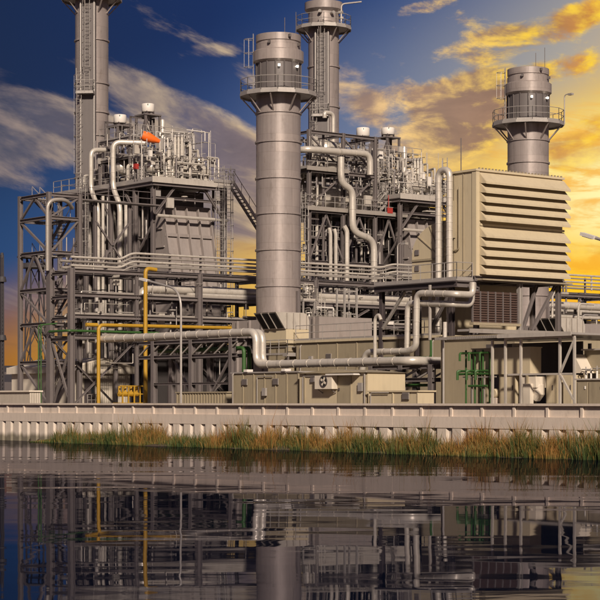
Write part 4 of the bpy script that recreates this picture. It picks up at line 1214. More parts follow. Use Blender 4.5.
# ================================================================ FRONT PIPE RACK (along y at x 78)
fr_ = thing('low_pipe_rack', 'low trussed steel pipe rack behind the beige container', 'pipe rack', (78, 108, G))
def low_rack(root, x, ya, yb, zt, zb, cols, depth=1.6):
    for xx in (x, x + depth):
        for y in cols: mem(root, 'column', V((xx, y, G)), V((xx, y, zt)), .36, 'steel', hint=UX)
        mem(root, 'top_chord', V((xx, ya, zt - .14)), V((xx, yb, zt - .14)), .26, 'steel')
        mem(root, 'bottom_chord', V((xx, ya, zb)), V((xx, yb, zb)), .26, 'steel')
        n = max(2, int(abs(yb - ya) / 1.25))
        for j in range(n):
            y0 = ya + (yb - ya) * j / n; y1 = ya + (yb - ya) * (j + 1) / n
            mem(root, 'diagonal', V((xx, y0, zt - .3)), V((xx, y1, zb + .1)), .1, 'clad_dim', solid=True)
    for y in cols: mem(root, 'cross_beam', V((x + .15, y, zt - .14)), V((x + depth - .15, y, zt - .14)), .24, 'steel')
c1, c2 = onx(232, 350, 78).y, onx(154, 350, 78).y
low_rack(fr_, 78, c1 - .6, c2 + 2, 6.75, 5.55, (c1, c2, (c1 + c2) / 2))
mem(fr_, 'brace', V((78, c1 + .2, 5.4)), V((78, c1 + 3.2, G)), .14, 'steel', solid=True)
mem(fr_, 'brace', V((79.6, c2 - .2, 5.4)), V((79.6, c2 - 3.4, G)), .14, 'steel', solid=True)
mem(fr_, 'tie', V((78, c1, 3.6)), V((78, c2, 3.6)), .16, 'steel')
pipe('insulated_pipe', 'thick pale insulated pipe on the low rack, bending down behind the beige container',
     [V((78.2, onx(100, 338, 78).y, 7.1)), V((78.2, onx(254, 328, 78).y, 7.1)), V((78.2, onx(254, 328, 78).y, 4.85)), V((78.2, onx(408, 361, 78).y, 4.85)), V((87, onx(408, 361, 78).y, 4.85))], .27, 'clad', .75, 1.3, 14)
pipe('insulated_pipe', 'second pale insulated pipe on the low rack, bending down just right of the first',
     [V((79.0, onx(110, 338, 78).y, 7.1)), V((79.0, onx(262.5, 328, 79).y, 7.1)), V((79.0, onx(262.5, 328, 79).y, 4.85)), V((79.0, onx(340, 361, 79).y, 4.85)), V((87, onx(340, 361, 79).y, 4.85))], .25, 'clad', .75, 1.3, 14)
pipe('green_pipe', 'green pipe on the low rack bending down, the left one of two', [V((78.6, c2 + 1, 6.05)), V((78.6, onx(244, 345, 78.6).y, 6.05)), V((78.6, onx(244, 345, 78.6).y, 3.6))], .14, 'green', .35, 0, 10)
pipe('green_pipe', 'green pipe on the low rack bending down, the right one of two', [V((79.3, c2 + 1, 6.05)), V((79.3, onx(249.5, 345, 79.3).y, 6.05)), V((79.3, onx(249.5, 345, 79.3).y, 3.6))], .14, 'green', .35, 0, 10)
r2 = thing('low_pipe_rack', 'short trussed steel rack behind the low beige box left of the shelter', 'pipe rack', (80, 88, G))
d1, d2_ = onx(434, 380, 79.2).y, onx(371, 380, 79.2).y
low_rack(r2, 79.2, d1, d2_, onx(400, 365, 79.2).z, onx(400, 380, 79.2).z, (d1 + .2, (d1 + d2_) / 2, d2_ - .1), 1.2)
pipe('green_pipe', 'thin green pipe zigzagging inside the short trussed rack', [V((79.8, d1 + 1, 2.6)), V((79.8, d1 + 1, 3.35)), V((79.8, d1 + 4, 3.35)), V((79.8, d1 + 4, 3.9)), V((79.8, d2_ - .5, 3.9))], .09, 'green', .2, 0, 8)

# yellow gas pipes
yY = 122.4
q = ony(145.5, 268, yY)
pipe('gas_pipe', 'tall yellow gas pipe standing upright in front of the pipe rack', [q + V((1.0, 0, -.1)), q, V((q.x, yY, G))], .16, 'yellow', .45, 0, 12)
qa = ony(98.5, 325, yY + .5)
pipe('gas_pipe', 'shorter yellow gas pipe rising by the gabled building and running right', [V((qa.x, qa.y, G)), qa, V((94, qa.y, qa.z + .1)), V((94, qa.y + 3, qa.z + .1))], .14, 'yellow', .45, 0, 12)
pipe('gas_pipe', 'thin yellow gas pipe running left from the shorter yellow upright', [qa + V((-1.1, 0, 0)), qa + V((-.1, 0, 0))], .15, 'yellow', .2, 0, 10)
p = ony(118, 402, 120.5); q = ony(141, 402, 120.5)
gs = thing('gas_skid', 'small yellow railed gas valve skid at the foot of the yellow pipes', 'skid', (p.x, 121, G))
part(gs, 'base_frame', MB().box(p.x, q.x, 120.2, 121.2, G, 2.25), 'yellow')
part(gs, 'valve_body', MB().tube([V((p.x + .2, 120.7, 2.9)), V((q.x - .2, 120.7, 2.9))], .2, 10), 'yellow')
for j in range(4):
    x = p.x + .25 + j * (q.x - p.x - .5) / 3
    part(gs, 'frame_post', MB().beam(V((x, 120.25, 2.25)), V((x, 120.25, 3.55)), .09), 'yellow')
    part(gs, 'valve_bonnet', MB().tube([V((x, 120.7, 2.9)), V((x, 120.7, 3.5))], .1, 8), 'yellow')
for z in (2.9, 3.5): part(gs, 'rail', MB().tube([V((p.x, 120.25, z)), V((q.x, 120.25, z))], .05, 6), 'yellow')
# green lines in the left rack bay
pipe('green_pipe', 'green pipe running level behind the brace at the left end of the pipe rack', [V((76.2, 127.4, 7.75)), V((76.2, 124.6, 7.75)), V((84.5, 124.6, 7.75))], .10, 'green', .3, 0, 10)
for i, px in enumerate((38.5, 41.0)):
    q = onx(px, 343, 75.4)
    pipe('green_pipe', ('left', 'right')[i] + ' one of two slim green uprights at the left end of the rack', [q + V((.9, -.9, 1.5)), q + V((0, 0, 1.4)), V((q.x, q.y, G))], .05, 'green', .25, 0, 8, 'slim green uprights')
pipe('bypass_pipe', 'pale pipe end lying above the gabled building roof', [V((80.2, 129.2, 6.55)), V((80.2, 129.2, 7.35)), V((85.6, 129.2, 7.35))], .3, 'clad', .5, 1.3, 12)

# ================================================================ BUILDINGS AND BOXES IN FRONT
def gable(x0, x1, y0, y1, ze, zr):
    g = thing('gabled_building', 'cream gabled building with a dark door behind the left end of the rack', 'building', ((x0 + x1) / 2, y0, G))
    xm = (x0 + x1) / 2
    part(g, 'wall', MB().prism([(x0, G), (x1, G), (x1, ze), (xm, zr), (x0, ze)], 'y', y0, y1), 'cream_rib')
    part(g, 'side_cladding', MB().box(x0 - .03, x0 - .002, y0, y1, G, ze - .1), 'cream')
    rf = MB()
    for xa, za, xb, zb in ((x0 - .35, ze - .12, xm, zr + .06), (xm, zr + .06, x1 + .35, ze - .12)):
        rf.prism([(xa, za), (xb, zb), (xb, zb + .14), (xa, za + .14)], 'y', y0 - .3, y1 + .2)
    part(g, 'roof', rf, 'cream')
    part(g, 'eaves_gutter', MB().box(x0 - .42, x0 - .36, y0 - .25, y1 + .2, ze - .5, ze + .04), 'cream')
    part(g, 'gable_fascia', MB().prism([(x0 - .3, ze - .55), (x1 + .3, ze - .55), (x1 + .3, ze - .05), (xm, zr), (x0 - .3, ze - .05)], 'y', y0 - .28, y0 - .2), 'cream_rib')
    dr = part(g, 'door', MB().box(x0 + .85, x0 + 1.85, y0 - .06, y0 - .002, G, 4.15), 'steel_dark')
    part(dr, 'window', MB().box(x0 + 1.5, x0 + 1.75, y0 - .07, y0 - .062, 3.0, 3.8), 'glass')
    rail(g, [V((x0 + .8, y0 - .6, G)), V((x0 + 1.9, y0 - .6, G))], h=.9, sp=.35, toe=False)
gx0, gx1 = ony(75, 402, 130).x, ony(130, 402, 130).x
gable(gx0, gx1, 130.0, onx(12, 402, gx0).y, ony(75, 366.5, 130).z, ony(104, 360, 130).z)
ya, yb = onx(30, 400, 72).y, onx(-30, 400, 72).y
lw = thing('low_building', 'long low pale ribbed building at the far left edge behind the wall', 'building', (73, ya, G))
part(lw, 'wall', MB().box(72, 72.9, ya, yb, G, onx(20, 392, 72).z), 'cream_rib')
part(lw, 'roof', MB().box(71.85, 73.05, ya - .12, yb, onx(20, 392, 72).z, onx(20, 391, 72).z + .04), 'cream')

def ribbed_box(name, label, cat, px0, px1, py, x, depth, m, roofm, pitch, group=None):
    y1, y0 = onx(px0, 400, x).y, onx(px1, 400, x).y; z = onx((px0 + px1) / 2, py, x).z
    b = thing(name, label, cat, (x, (y0 + y1) / 2, G), group)
    part(b, 'wall', MB().box(x, x + depth, y0, y1, G, z), m)
    n = max(2, round((y1 - y0) / pitch))
    for j in range(n + 1):
        y = y0 + (y1 - y0 - .07) * j / n; part(b, 'rib', MB().box(x - .06, x - .001, y, y + .07, G, z - .04), m)
    part(b, 'roof', MB().box(x - .1, x + depth + .1, y0 - .1, y1 + .1, z, z + .09), roofm)
    return b, y0, y1, z
ribbed_box('ribbed_cabinet', 'low pale ribbed cabinet behind the wall left of the long container', 'cabinet', 177, 227, 393, 75.5, 1.4, 'beige_dim', 'beige_dim', .32)
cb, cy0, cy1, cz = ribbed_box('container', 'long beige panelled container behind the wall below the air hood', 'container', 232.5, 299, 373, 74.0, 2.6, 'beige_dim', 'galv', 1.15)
for y in (cy0 + 1.2, cy0 + 5.2): part(cb, 'roof_bracket', MB().box(73.8, 74.3, y, y + .35, cz + .09, cz + .25), 'white')
# switch room with air conditioner
sy1, sy0 = onx(299.5, 400, 73.6).y, onx(367.5, 400, 73.6).y
sz = onx(330, 373, 73.6).z
sr = thing('switch_room', 'beige switch room with wall air conditioner and door behind the flood wall', 'building', (73.6, (sy0 + sy1) / 2, G))
part(sr, 'wall', MB().box(73.6, 76.6, sy0, sy1, G, sz), 'beige')
part(sr, 'roof', MB().prism([(sy0 - .15, sz), (sy1 + .05, sz), ((sy0 + sy1) / 2, sz + .22)], 'x', 73.4, 76.8), 'beige_dim')
yv = lambda px: onx(px, 400, 73.6).y
zv = lambda py, px=330: onx(px, py, 73.6).z
for px in (305, 351, 366): part(sr, 'corner_post', MB().box(73.53, 73.6, yv(px) - .06, yv(px) + .06, G, sz - .02), 'beige_dim')
dr = part(sr, 'door', MB().box(73.55, 73.6, yv(350), yv(338), G, zv(377)), 'beige_dim')
part(dr, 'handle', MB().box(73.48, 73.55, yv(340) - .04, yv(340) + .04, 3.0, 3.15), 'steel_dark')
part(sr, 'door_canopy', MB().box(73.0, 73.6, yv(361), yv(333), zv(375.5), zv(374)), 'white')
part(sr, 'alarm_box', MB().box(73.48, 73.6, yv(315), yv(311.5), zv(382), zv(377)), 'steel')
ac = thing('air_conditioner', 'grey air conditioner unit with round fan on the beige switch room wall', 'air conditioner', (73.2, yv(329), zv(389)))
part(ac, 'cabinet', MB().box(73.1, 73.55, yv(338), yv(321), zv(389), zv(375.5)), 'cream')
part(ac, 'fan_ring', MB().lathe((73.08, yv(330), zv(381.5)), [(.30, -.02), (.36, -.03), (.36, .03), (.30, .03), (.30, -.02)], 18, 'x'), 'steel_dark')
part(ac, 'fan_recess', MB().lathe((73.09, yv(330), zv(381.5)), [(.01, -.005), (.30, -.005), (.30, .01), (.01, .01)], 18, 'x'), 'black')
for k in range(4):
    a = k * math.pi / 2 + .5; c0 = V((73.06, yv(330), zv(381.5)))
    part(ac, 'fan_blade', MB().beam(c0, c0 + V((0, math.cos(a), math.sin(a))) * .27, .015, .13), 'cream')
part(ac, 'hub', MB().lathe((73.05, yv(330), zv(381.5)), [(.01, -.03), (.07, -.03), (.07, .03), (.01, .03)], 10, 'x'), 'steel')
for px in (323, 336): part(ac, 'bracket', MB().beam(V((73.2, yv(px), zv(389.5))), V((73.58, yv(px), zv(393))), .05), 'steel')
mbx, my0, my1, mz = ribbed_box('meter_box', 'low plain beige box with a lid right of the switch room', 'box', 369, 418.5, 392, 73.4, 1.2, 'beige', 'beige', 3.0)

def fittings(root, x, spots):
    """vents, conduits and boxes on a wall that faces the river; spots: (kind, y, z)"""
    for kind, y, z in spots:
        if kind == 'vent':
            v_ = part(root, 'vent', MB().box(x - .05, x - .002, y - .3, y + .3, z - .2, z + .2), 'clad_dim')
            for j in range(5): part(v_, 'slat', MB().prism([(z - .17 + j * .075, x - .08), (z - .12 + j * .075, x - .052), (z - .17 + j * .075, x - .052)], 'y', y - .27, y + .27) if False else MB().box(x - .075, x - .052, y - .27, y + .27, z - .17 + j * .075, z - .135 + j * .075), 'steel')
        elif kind == 'conduit':
            part(root, 'conduit', MB().tube([V((x - .06, y, G)), V((x - .06, y, z)), V((x - .06, y - 1.6, z))], .03, 6, .12), 'galv')
        elif kind == 'box':
            part(root, 'junction_box', MB().box(x - .16, x - .002, y - .18, y + .18, z - .25, z + .25), 'galv')
        elif kind == 'downpipe':
            part(root, 'downpipe', MB().tube([V((x - .10, y, G)), V((x - .10, y, z)), V((x + .05, y, z + .12))], .05, 7, .1), 'clad_dim')
fittings(cb, 73.94, (('vent', cy0 + 2.3, 3.6), ('vent', cy0 + 5.6, 3.6), ('conduit', cy0 + 4.2, 3.95), ('box', cy0 + 3.4, 2.95), ('downpipe', cy1 - .25, 4.1)))
fittings(sr, 73.6, (('conduit', sy1 - .4, 3.9), ('box', sy0 + .55, 3.2), ('downpipe', sy0 + .15, sz - .1)))
fittings(en, 87.0, (('vent', 98.2, 5.6), ('vent', 102.0, 5.6), ('vent', 106.4, 5.6), ('conduit', 104.4, 5.2), ('box', 108.4, 5.4), ('downpipe', 95.2, 6.4), ('downpipe', 109.6, 6.4)))
fittings(mbx, 73.33, (('vent', my0 + 1.0, 2.65), ('conduit', my1 - .3, 2.85)))
# beige block left of the shelter
b1, b0 = onx(436, 400, 78).y, onx(474, 400, 78).y
bb_ = thing('beige_annex', 'plain beige annex wall under the dark platform left of the shelter', 'building', (81, (b0 + b1) / 2, G))
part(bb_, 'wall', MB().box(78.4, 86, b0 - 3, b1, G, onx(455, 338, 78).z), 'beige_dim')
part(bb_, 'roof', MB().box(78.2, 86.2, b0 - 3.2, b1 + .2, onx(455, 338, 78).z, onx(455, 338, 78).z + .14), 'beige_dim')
part(bb_, 'drain_pipe', MB().tube([V((78.3, onx(443.5, 400, 78.3).y, G)), V((78.3, onx(443.5, 400, 78.3).y, 6.4))], .07, 7), 'galv')
pipe('conduit_pipe', 'pale upright capped pipe at the corner of the beige annex', [onx(445, 340, 77.8), onx(445, 322, 77.8)], .13, 'clad', .2, 0, 9)

# ---- open shelter
SX = 68.0
yv = lambda px, x=SX: onx(px, 400, x).y
sh = thing('open_shelter', 'open sided steel shelter with flat roof at the right behind the wall', 'shelter', (SX, yv(520), G))
rz = onx(575, 334.5, SX).z
for px in (492.5, 505.5, 521, 560, 574.5):
    mem(sh, 'post', V((SX, yv(px), G)), V((SX, yv(px), rz - .14)), .11, 'clad', solid=True)
for px in (446, 474, 505.5, 574.5):
    mem(sh, 'rear_post', V((SX + 6.2, yv(px), G)), V((SX + 6.2, yv(px), rz - .2)), .14, 'steel', solid=True)
part(sh, 'roof', MB().box(SX - .35, SX + 6.6, yv(576.5), yv(440), rz, rz + .10), 'galv')
part(sh, 'fascia', MB().box(SX - .40, SX - .352, yv(576.5), yv(503), rz - .06, rz + .14), 'clad')
gt = MB()
for j in range(30):
    y = yv(503) + (yv(440) - yv(503)) * j / 30; gt.box(SX - .42, SX - .352, y, y + .12, rz - .04, rz + .10)
part(sh, 'roof_sheet_edge', gt, 'clad_dim')
mem(sh, 'eaves_beam', V((SX, yv(575), rz - .08)), V((SX, yv(505), rz - .08)), .12, 'clad', solid=True)
for px0, px1, py in ((521, 574.5, 373),): mem(sh, 'rail_beam', V((SX + .02, yv(574.5), onx(550, 374, SX).z)), V((SX + .02, yv(508), onx(550, 374, SX).z)), .09, 'clad', solid=True)
mem(sh, 'brace', V((SX - .02, yv(574), onx(574, 341, SX).z)), V((SX - .02, yv(561), onx(561, 372, SX).z)), .09, 'clad', solid=True)
mem(sh, 'brace', V((SX - .02, yv(561), onx(561, 375, SX).z)), V((SX - .02, yv(574), onx(574, 400, SX).z)), .09, 'clad', solid=True)
part(sh, 'rear_wall', MB().box(SX + 4.35, SX + 4.45, yv(582, SX + 4.35), yv(486, SX + 4.35), G, rz - .15), 'casing')
mem(sh, 'low_rail', V((SX + .3, yv(492), onx(470, 377, SX).z)), V((SX + .3, yv(458), onx(470, 377, SX).z)), .06, 'clad_dim', solid=True)
for px in (468, 480): mem(sh, 'rail_post', V((SX + .3, yv(px), G)), V((SX + .3, yv(px), onx(470, 377, SX).z)), .06, 'clad_dim', solid=True)
# things inside it
X2 = 68.55
yv2 = lambda px: onx(px, 400, X2).y
zz2 = lambda py, px=520: onx(px, py, X2).z
ob = thing('oil_tank', 'tall square beige oil tank inside the shelter', 'tank', (X2 + .8, yv2(520), G))
part(ob, 'body', MB().box(X2, X2 + .8, yv2(530), yv2(472), zz2(374), zz2(348)), 'beige')
part(ob, 'lid', MB().box(X2 - .04, X2 + .84, yv2(530) - .04, yv2(472) + .04, zz2(348), zz2(347)), 'beige')
part(ob, 'manhole', MB().lathe((X2 + .4, yv2(512), zz2(347)), [(.28, 0), (.28, .2), (.02, .2)], 14), 'beige')
for px in (478, 526):
    for dx_o in (.05, .6): part(ob, 'leg', MB().box(X2 + dx_o, X2 + dx_o + .12, yv2(px) - .06, yv2(px) + .06, G, zz2(374)), 'beige_dim')
gf = thing('green_cooler_frame', 'green pipework frame in front of the square tank inside the shelter', 'pipework', (X2 - .5, yv2(475), G))
Xg = X2 - .22
yg = lambda px: onx(px, 400, Xg).y
zg = lambda py: onx(475, py, Xg).z
for i, px in enumerate((466, 470, 475, 479, 483, 488)):
    part(gf, 'upright', MB().tube([V((Xg + .12 * (i % 2), yg(px), G)), V((Xg + .12 * (i % 2), yg(px), zg(353 if i % 2 else 350)))], .05, 8), 'green')
for z_, pa, pb_ in ((353, 464, 490), (371, 460, 490), (374, 460, 490), (386, 470, 489)):
    part(gf, 'header', MB().tube([V((Xg - .1, yg(pa), zg(z_))), V((Xg - .1, yg(pb_), zg(z_)))], .06, 8), 'green')
for px in (462, 471, 480): part(gf, 'elbow', MB().tube([V((Xg - .1, yg(px), zg(371))), V((Xg - .25, yg(px - 1), zg(371))), V((Xg - .25, yg(px - 1), zg(380)))], .07, 8, .2), 'green')
for px in (464, 473, 484): part(gf, 'elbow', MB().tube([V((Xg - .1, yg(px), zg(353))), V((Xg - .3, yg(px), zg(353))), V((Xg - .3, yg(px), zg(361)))], .06, 8, .15), 'green')
p2 = onx(533, 390, 69.0)
vt = thing('pump_motor', 'cream eight sided pump casing with a box inlet inside the shelter', 'pump', (69.2, p2.y, G))
rr_ = .62
part(vt, 'casing', MB().lathe((68.75, p2.y, onx(531, 390, 69).z), [(.03, 0), (rr_ * .7, 0), (rr_ * .92, .12), (rr_, .22), (rr_, .5), (rr_ * .6, .6), (.03, .6)], 8, 'x', False, R(22.5)), 'cream')
part(vt, 'inlet_box', MB().prism([(p2.y - .52, onx(531, 388, 70).z), (p2.y + .52, onx(531, 388, 70).z), (p2.y + .62, onx(531, 377, 70).z), (p2.y - .48, onx(531, 377, 70).z)], 'x', 68.7, 69.4), 'cream')
part(vt, 'cover', MB().box(68.5, 68.75, p2.y - .28, p2.y + .22, G + .15, onx(531, 384, 70).z), 'cream')
part(vt, 'base', MB().box(68.7, 69.4, p2.y - .5, p2.y + .5, G, G + .2), 'steel')
for i, (pa, pb_, py) in enumerate(((546, 555, 375), (563, 573, 375), (499, 515, 374))):
    x = X2 + (.9 if i < 2 else .15); q0, q1 = onx(pb_, 400, x).y, onx(pa, 400, x).y; zc_ = onx(pa, py, x).z
    cbn = thing('control_cabinet', ('narrow beige control cabinet right of the cream pump in the shelter', 'beige control cabinet behind the diagonal brace at the shelter end', 'beige lube oil cabinet under the square tank in the shelter')[i], 'cabinet', (x, (q0 + q1) / 2, G))
    part(cbn, 'body', MB().box(x, x + .8, q0, q1, G, zc_), 'beige')
    part(cbn, 'door', MB().box(x - .03, x - .002, q0 + .06, q1 - .06, G + .12, zc_ - .08), 'beige')
    part(cbn, 'door_handle', MB().box(x - .06, x - .03, q0 + .12, q0 + .16, 2.9, 3.15), 'steel_dark')
p3 = onx(499, 390, 68.9)
mt = thing('small_pump', 'small beige motor on a pedestal left of the cream pump', 'pump', (69.6, p3.y, G))
part(mt, 'motor', MB().lathe((0, p3.y, 2.75), [(.03, 68.5), (.2, 68.5), (.24, 68.6), (.24, 69.1), (.15, 69.25), (.03, 69.25)], 14, 'x'), 'beige')
part(mt, 'pedestal', MB().box(68.5, 69.25, p3.y - .2, p3.y + .2, G, 2.52), 'concrete')

# ---- right edge: chute, low cabinet
X3 = 66.0
yv3 = lambda px: onx(px, 400, X3).y
zv3 = lambda py: onx(590, py, X3).z
lc = thing('switch_cabinet', 'long low beige switch cabinet at the right edge behind the wall', 'cabinet', (X3, yv3(590), G))
part(lc, 'body', MB().box(X3, X3 + 1.4, yv3(625), yv3(576.5), G, zv3(380)), 'beige_dim')
part(lc, 'roof', MB().box(X3 - .08, X3 + 1.5, yv3(627), yv3(575.5), zv3(380), zv3(378.5)), 'clad')
for pa, pb_ in ((578, 588), (589.5, 604), (606, 620)):
    d_ = part(lc, 'door', MB().box(X3 - .04, X3 - .002, yv3(pb_), yv3(pa), G + .1, zv3(382)), 'beige_dim')
    part(d_, 'handle', MB().box(X3 - .08, X3 - .04, yv3(pb_) + .1, yv3(pb_) + .16, zv3(389), zv3(386)), 'white')
X4 = 70.0
yv4 = lambda px: onx(px, 400, X4).y
zv4 = lambda py: onx(590, py, X4).z
ch = thing('sloping_chute', 'large beige sloping panel chute above the low cabinet at the right edge', 'chute', (X4, yv4(590), G))
part(ch, 'panel', MB().box(X4 + .6, X4 + 3.2, yv4(640), yv4(576), zv4(373), zv4(350)), 'beige_dim')
part(ch, 'cheek', MB().prism([(yv4(576.5), zv4(354)), (yv4(576.5), zv4(373)), (yv4(586), zv4(373))], 'x', X4 - .2, X4 + .6), 'cream')
part(ch, 'coping', MB().box(X4 + .4, X4 + 3.3, yv4(640), yv4(575.5), zv4(350), zv4(348.5)), 'clad')
for px in (578, 612): part(ch, 'leg', MB().box(X4 + .9, X4 + 1.2, yv4(px) - .15, yv4(px) + .15, G, zv4(373)), 'steel')
for i, (px, py) in enumerate(((586, 370), (591, 371), (597, 369))):
    q = onx(px, py, X4 - .3)
    valve((q.x, q.y, zv3(378.5) if False else G), q.z - G, 'white valves on the right cabinet', ('left', 'middle', 'right')[i] + ' one of three small white valves behind the low switch cabinet', .12, 'white')
# pipework between filter house and right edge, in front of the rack
for i, (px, pyt, r, m) in enumerate(((551, 296, .10, 'clad'), (547.5, 310, .09, 'steel'), (577, 307, .10, 'clad'), (581, 318, .07, 'galv'))):
    q = ony(px, pyt, 119.5)
    pipe('upright_pipe', ('leftmost', 'second', 'third', 'rightmost')[i] + ' of four upright pipes before the rack right of the intake house', [q + V((2.2, 0, .3)), q + V((.2, 0, .3)), V((q.x, 119.5, G))], r, m, .4, 1.4, 8, 'upright pipes right of the intake house')
pipe('bright_pipe', 'bright thick insulated pipe running right below the louvre house', [ony(547, 311, 121), ony(547, 304.5, 121), ony(640, 309.5, 121)], .34, 'clad', .8, 1.5, 14)
pipe('bright_pipe', 'thinner pale pipe under the bright thick pipe at the right edge', [ony(549, 333, 121), ony(549, 316, 121), ony(640, 320, 121)], .17, 'clad', .5, 1.5, 10)
sg2 = thing('pipe_support', 'grey steel pipe support frame at the right edge under the bright pipe', 'frame', (130, 121, G))
for px in (555, 580, 612):
    q = ony(px, 315, 121); mem(sg2, 'post', V((q.x, 121.6, G)), V((q.x, 121.6, q.z + 1.0)), .2, 'steel')
for py in (314.5, 326, 338):
    mem(sg2, 'beam', ony(548, py, 121.6), ony(640, py + 4.5, 121.6), .2, 'clad_dim')
cc_ = ony(586, 345, 117)
for i, (pa, pb_, py, y, m) in enumerate(((575, 600, 329, 116, 'beige_dim'), (584, 640, 322, 131, 'cream'))):
    q0, q1 = ony(pa, 402, y), ony(pb_, 402, y)
    bd = thing('plant_building', ('beige ribbed plant block low behind the shelter at the right edge', 'pale far plant block seen through the rack at the right edge')[i], 'building', (q0.x, y, G))
    z_ = ony(pa, py, y).z
    part(bd, 'wall', MB().box(q0.x, q1.x, y, y + 5, G, z_), m)
    part(bd, 'roof', MB().box(q0.x - .1, q1.x + .1, y - .1, y + 5.1, z_, z_ + .15), m)
    for j in range(7): x = q0.x + (q1.x - q0.x) * j / 6; part(bd, 'rib', MB().box(x - .05, x + .05, y - .07, y - .001, G, z_ - .05), m)

# ================================================================ LAMP POSTS
def street_lamp(px, pytop, px_head, py_head, x, label):
    p = onx(px, 402, x); zt = onx(px, pytop, x).z
    l = thing('street_lamp', label, 'street lamp', (p.x, p.y, G), 'street lamps')
    h = onx(px_head, py_head, x); p0 = V((p.x, p.y, G))
    part(l, 'pole', MB().tube([p0, V((p.x, p.y, zt)), h], .07, 8, 1.2), 'galv')
    part(l, 'base_plate', MB().box(p.x - .2, p.x + .2, p.y - .2, p.y + .2, G, G + .06), 'galv')
    d = (h - V((p.x, p.y, zt))).normalized()
    hd = MB().beam(h - d * .1, h + d * .75, .26, .14); part(l, 'lamp_head', hd, 'white')
    part(l, 'lens', MB().beam(h + d * .1 - UZ * .085, h + d * .65 - UZ * .085, .2, .03), 'lamp' if False else 'clad')
street_lamp(181, 290, 147, 280.5, 66, 'slim street lamp with long curved arm in front of the pipe rack')
street_lamp(622, 246, 594, 237.5, 62, 'street lamp head reaching in from the right edge against the yellow sky')

# ================================================================ BACKGROUND
def lattice(px, pyt, Y, w0, w1, label, name, plats):
    p = atY(px, pyt, Y); t_ = thing(name, label, 'mast', (p.x, p.y, G))
    H = p.z - G
    def cor(k, f):
        w = w0 + (w1 - w0) * f; a = k * math.pi / 2 + .6
        return V((p.x + w * math.cos(a), p.y + w * math.sin(a), G + H * f))
    n = max(4, int(H / (w0 * 2.2)))
    for k in range(4): part(t_, 'leg', MB().beam(cor(k, 0), cor(k, 1), .16), 'far_steel')
    for j in range(n):
        for k in range(4):
            part(t_, 'brace', MB().beam(cor(k, j / n), cor((k + 1) % 4, (j + 1) / n), .09), 'far_steel')
    for f, w in plats:
        z = G + H * f
        part(t_, 'platform', MB().lathe((p.x, p.y, z), [(.05, 0), (w, 0), (w, .18), (w * .8, .6), (.05, .6)], 12), 'far_steel')
    return t_
lattice(35, 258, 235, 1.5, 1.1, 'dark lattice tower with a platform seen through the stair tower', 'lattice_tower', ((1, 2.2), (.93, 1.9)))
lattice(2, 255, 215, .20, .12, 'thin dark lattice mast at the far left edge', 'lattice_mast', ((.98, .2), (.82, .5), (.43, .5)))
lattice(600, 330, 330, .5, .3, 'thin far mast at the right edge behind the rack', 'lattice_mast', ((1, .5),))
for i, (px, pyt) in enumerate(((240, 150), (229, 152), (461, 138), (520, 150))):
    x = (97, 95.8, 96.2, 119)[i]; q = onx(px, pyt, x)
    if i < 2 or i == 3: zb_ = ZD
    else: zb_ = FZb
    t_ = one('lightning_mast', ('thin lightning rod right of the left boiler deck', 'thin lightning rod over the ladder tower', 'thin lightning rod on the beige intake house roof', 'thin lightning rod on the right boiler')[i], 'rod',
             MB().tube([V((q.x, q.y, zb_)), V((q.x, q.y, q.z))], .04, 5), 'steel') if i == 2 else None
# far shed and tanks low at the left horizon
for i, (px0, px1, py, Y) in enumerate(((-30, 12, 372, 330), (-10, 24, 382, 290))):
    a0, a1 = atY(px0, py, Y), atY(px1, py, Y)
    fb = thing('far_shed', ('far dark shed at the left horizon', 'lower far dark shed left of the stair tower')[i], 'building', (a0.x, a0.y, G))
    d_ = (a1 - a0); d_.z = 0; dn = V((d_.y, -d_.x, 0)).normalized() * -10
    zt = a0.z; zr = zt + 1.2
    f0, f1, b1_, b0_ = V((a0.x, a0.y, G)), V((a1.x, a1.y, G)), V((a1.x, a1.y, G)) + dn, V((a0.x, a0.y, G)) + dn
    up_ = V((0, 0, zt - G))
    part(fb, 'wall', MB().add([f0, f1, b1_, b0_, f0 + up_, f1 + up_, b1_ + up_, b0_ + up_], [(0, 1, 5, 4), (1, 2, 6, 5), (2, 3, 7, 6), (3, 0, 4, 7)]), 'steel_dark')
    r0, r1 = (f0 + b0_) / 2 + UZ * (zr - G), (f1 + b1_) / 2 + UZ * (zr - G)
    part(fb, 'roof', MB().add([f0 + up_, f1 + up_, b1_ + up_, b0_ + up_, r0, r1], [(0, 1, 5, 4), (2, 3, 4, 5), (1, 2, 5), (3, 0, 4)]), 'far_steel')

# leaf-card materials with per-blade colour
def leafmat(name, cols, tr=.25):
    m = bpy.data.materials.new(name); m.use_nodes = True; CUR[0] = t = m.node_tree
    b = t.nodes['Principled BSDF']; b.inputs['Roughness'].default_value = .7
    at = t.nodes.new('ShaderNodeAttribute'); at.attribute_name = 'tone'
    col = ramp(Nd(at.outputs['Fac']), [(i / (len(cols) - 1), (*c, 1)) for i, c in enumerate(cols)])
    plug(t, b.inputs['Base Color'], col)
    MATS[name] = m
leafmat('reed_blades', [(.022, .045, .007), (.05, .08, .012), (.11, .10, .02), (.23, .14, .03), (.32, .14, .028), (.07, .04, .014)])
leafmat('far_leaves', [(.02, .025, .012), (.04, .045, .02), (.05, .04, .02)])


def leaf_object(name, verts, faces, tones, m, label, cat):
    me = bpy.data.meshes.new(name); me.from_pydata(verts, [], faces)
    at = me.attributes.new('tone', 'FLOAT', 'POINT'); at.data.foreach_set('value', tones)
    me.materials.append(MATS[m]); o = bpy.data.objects.new(name, me); C.objects.link(o)
    o['label'] = label; o['category'] = cat; o['kind'] = 'stuff'
    return o


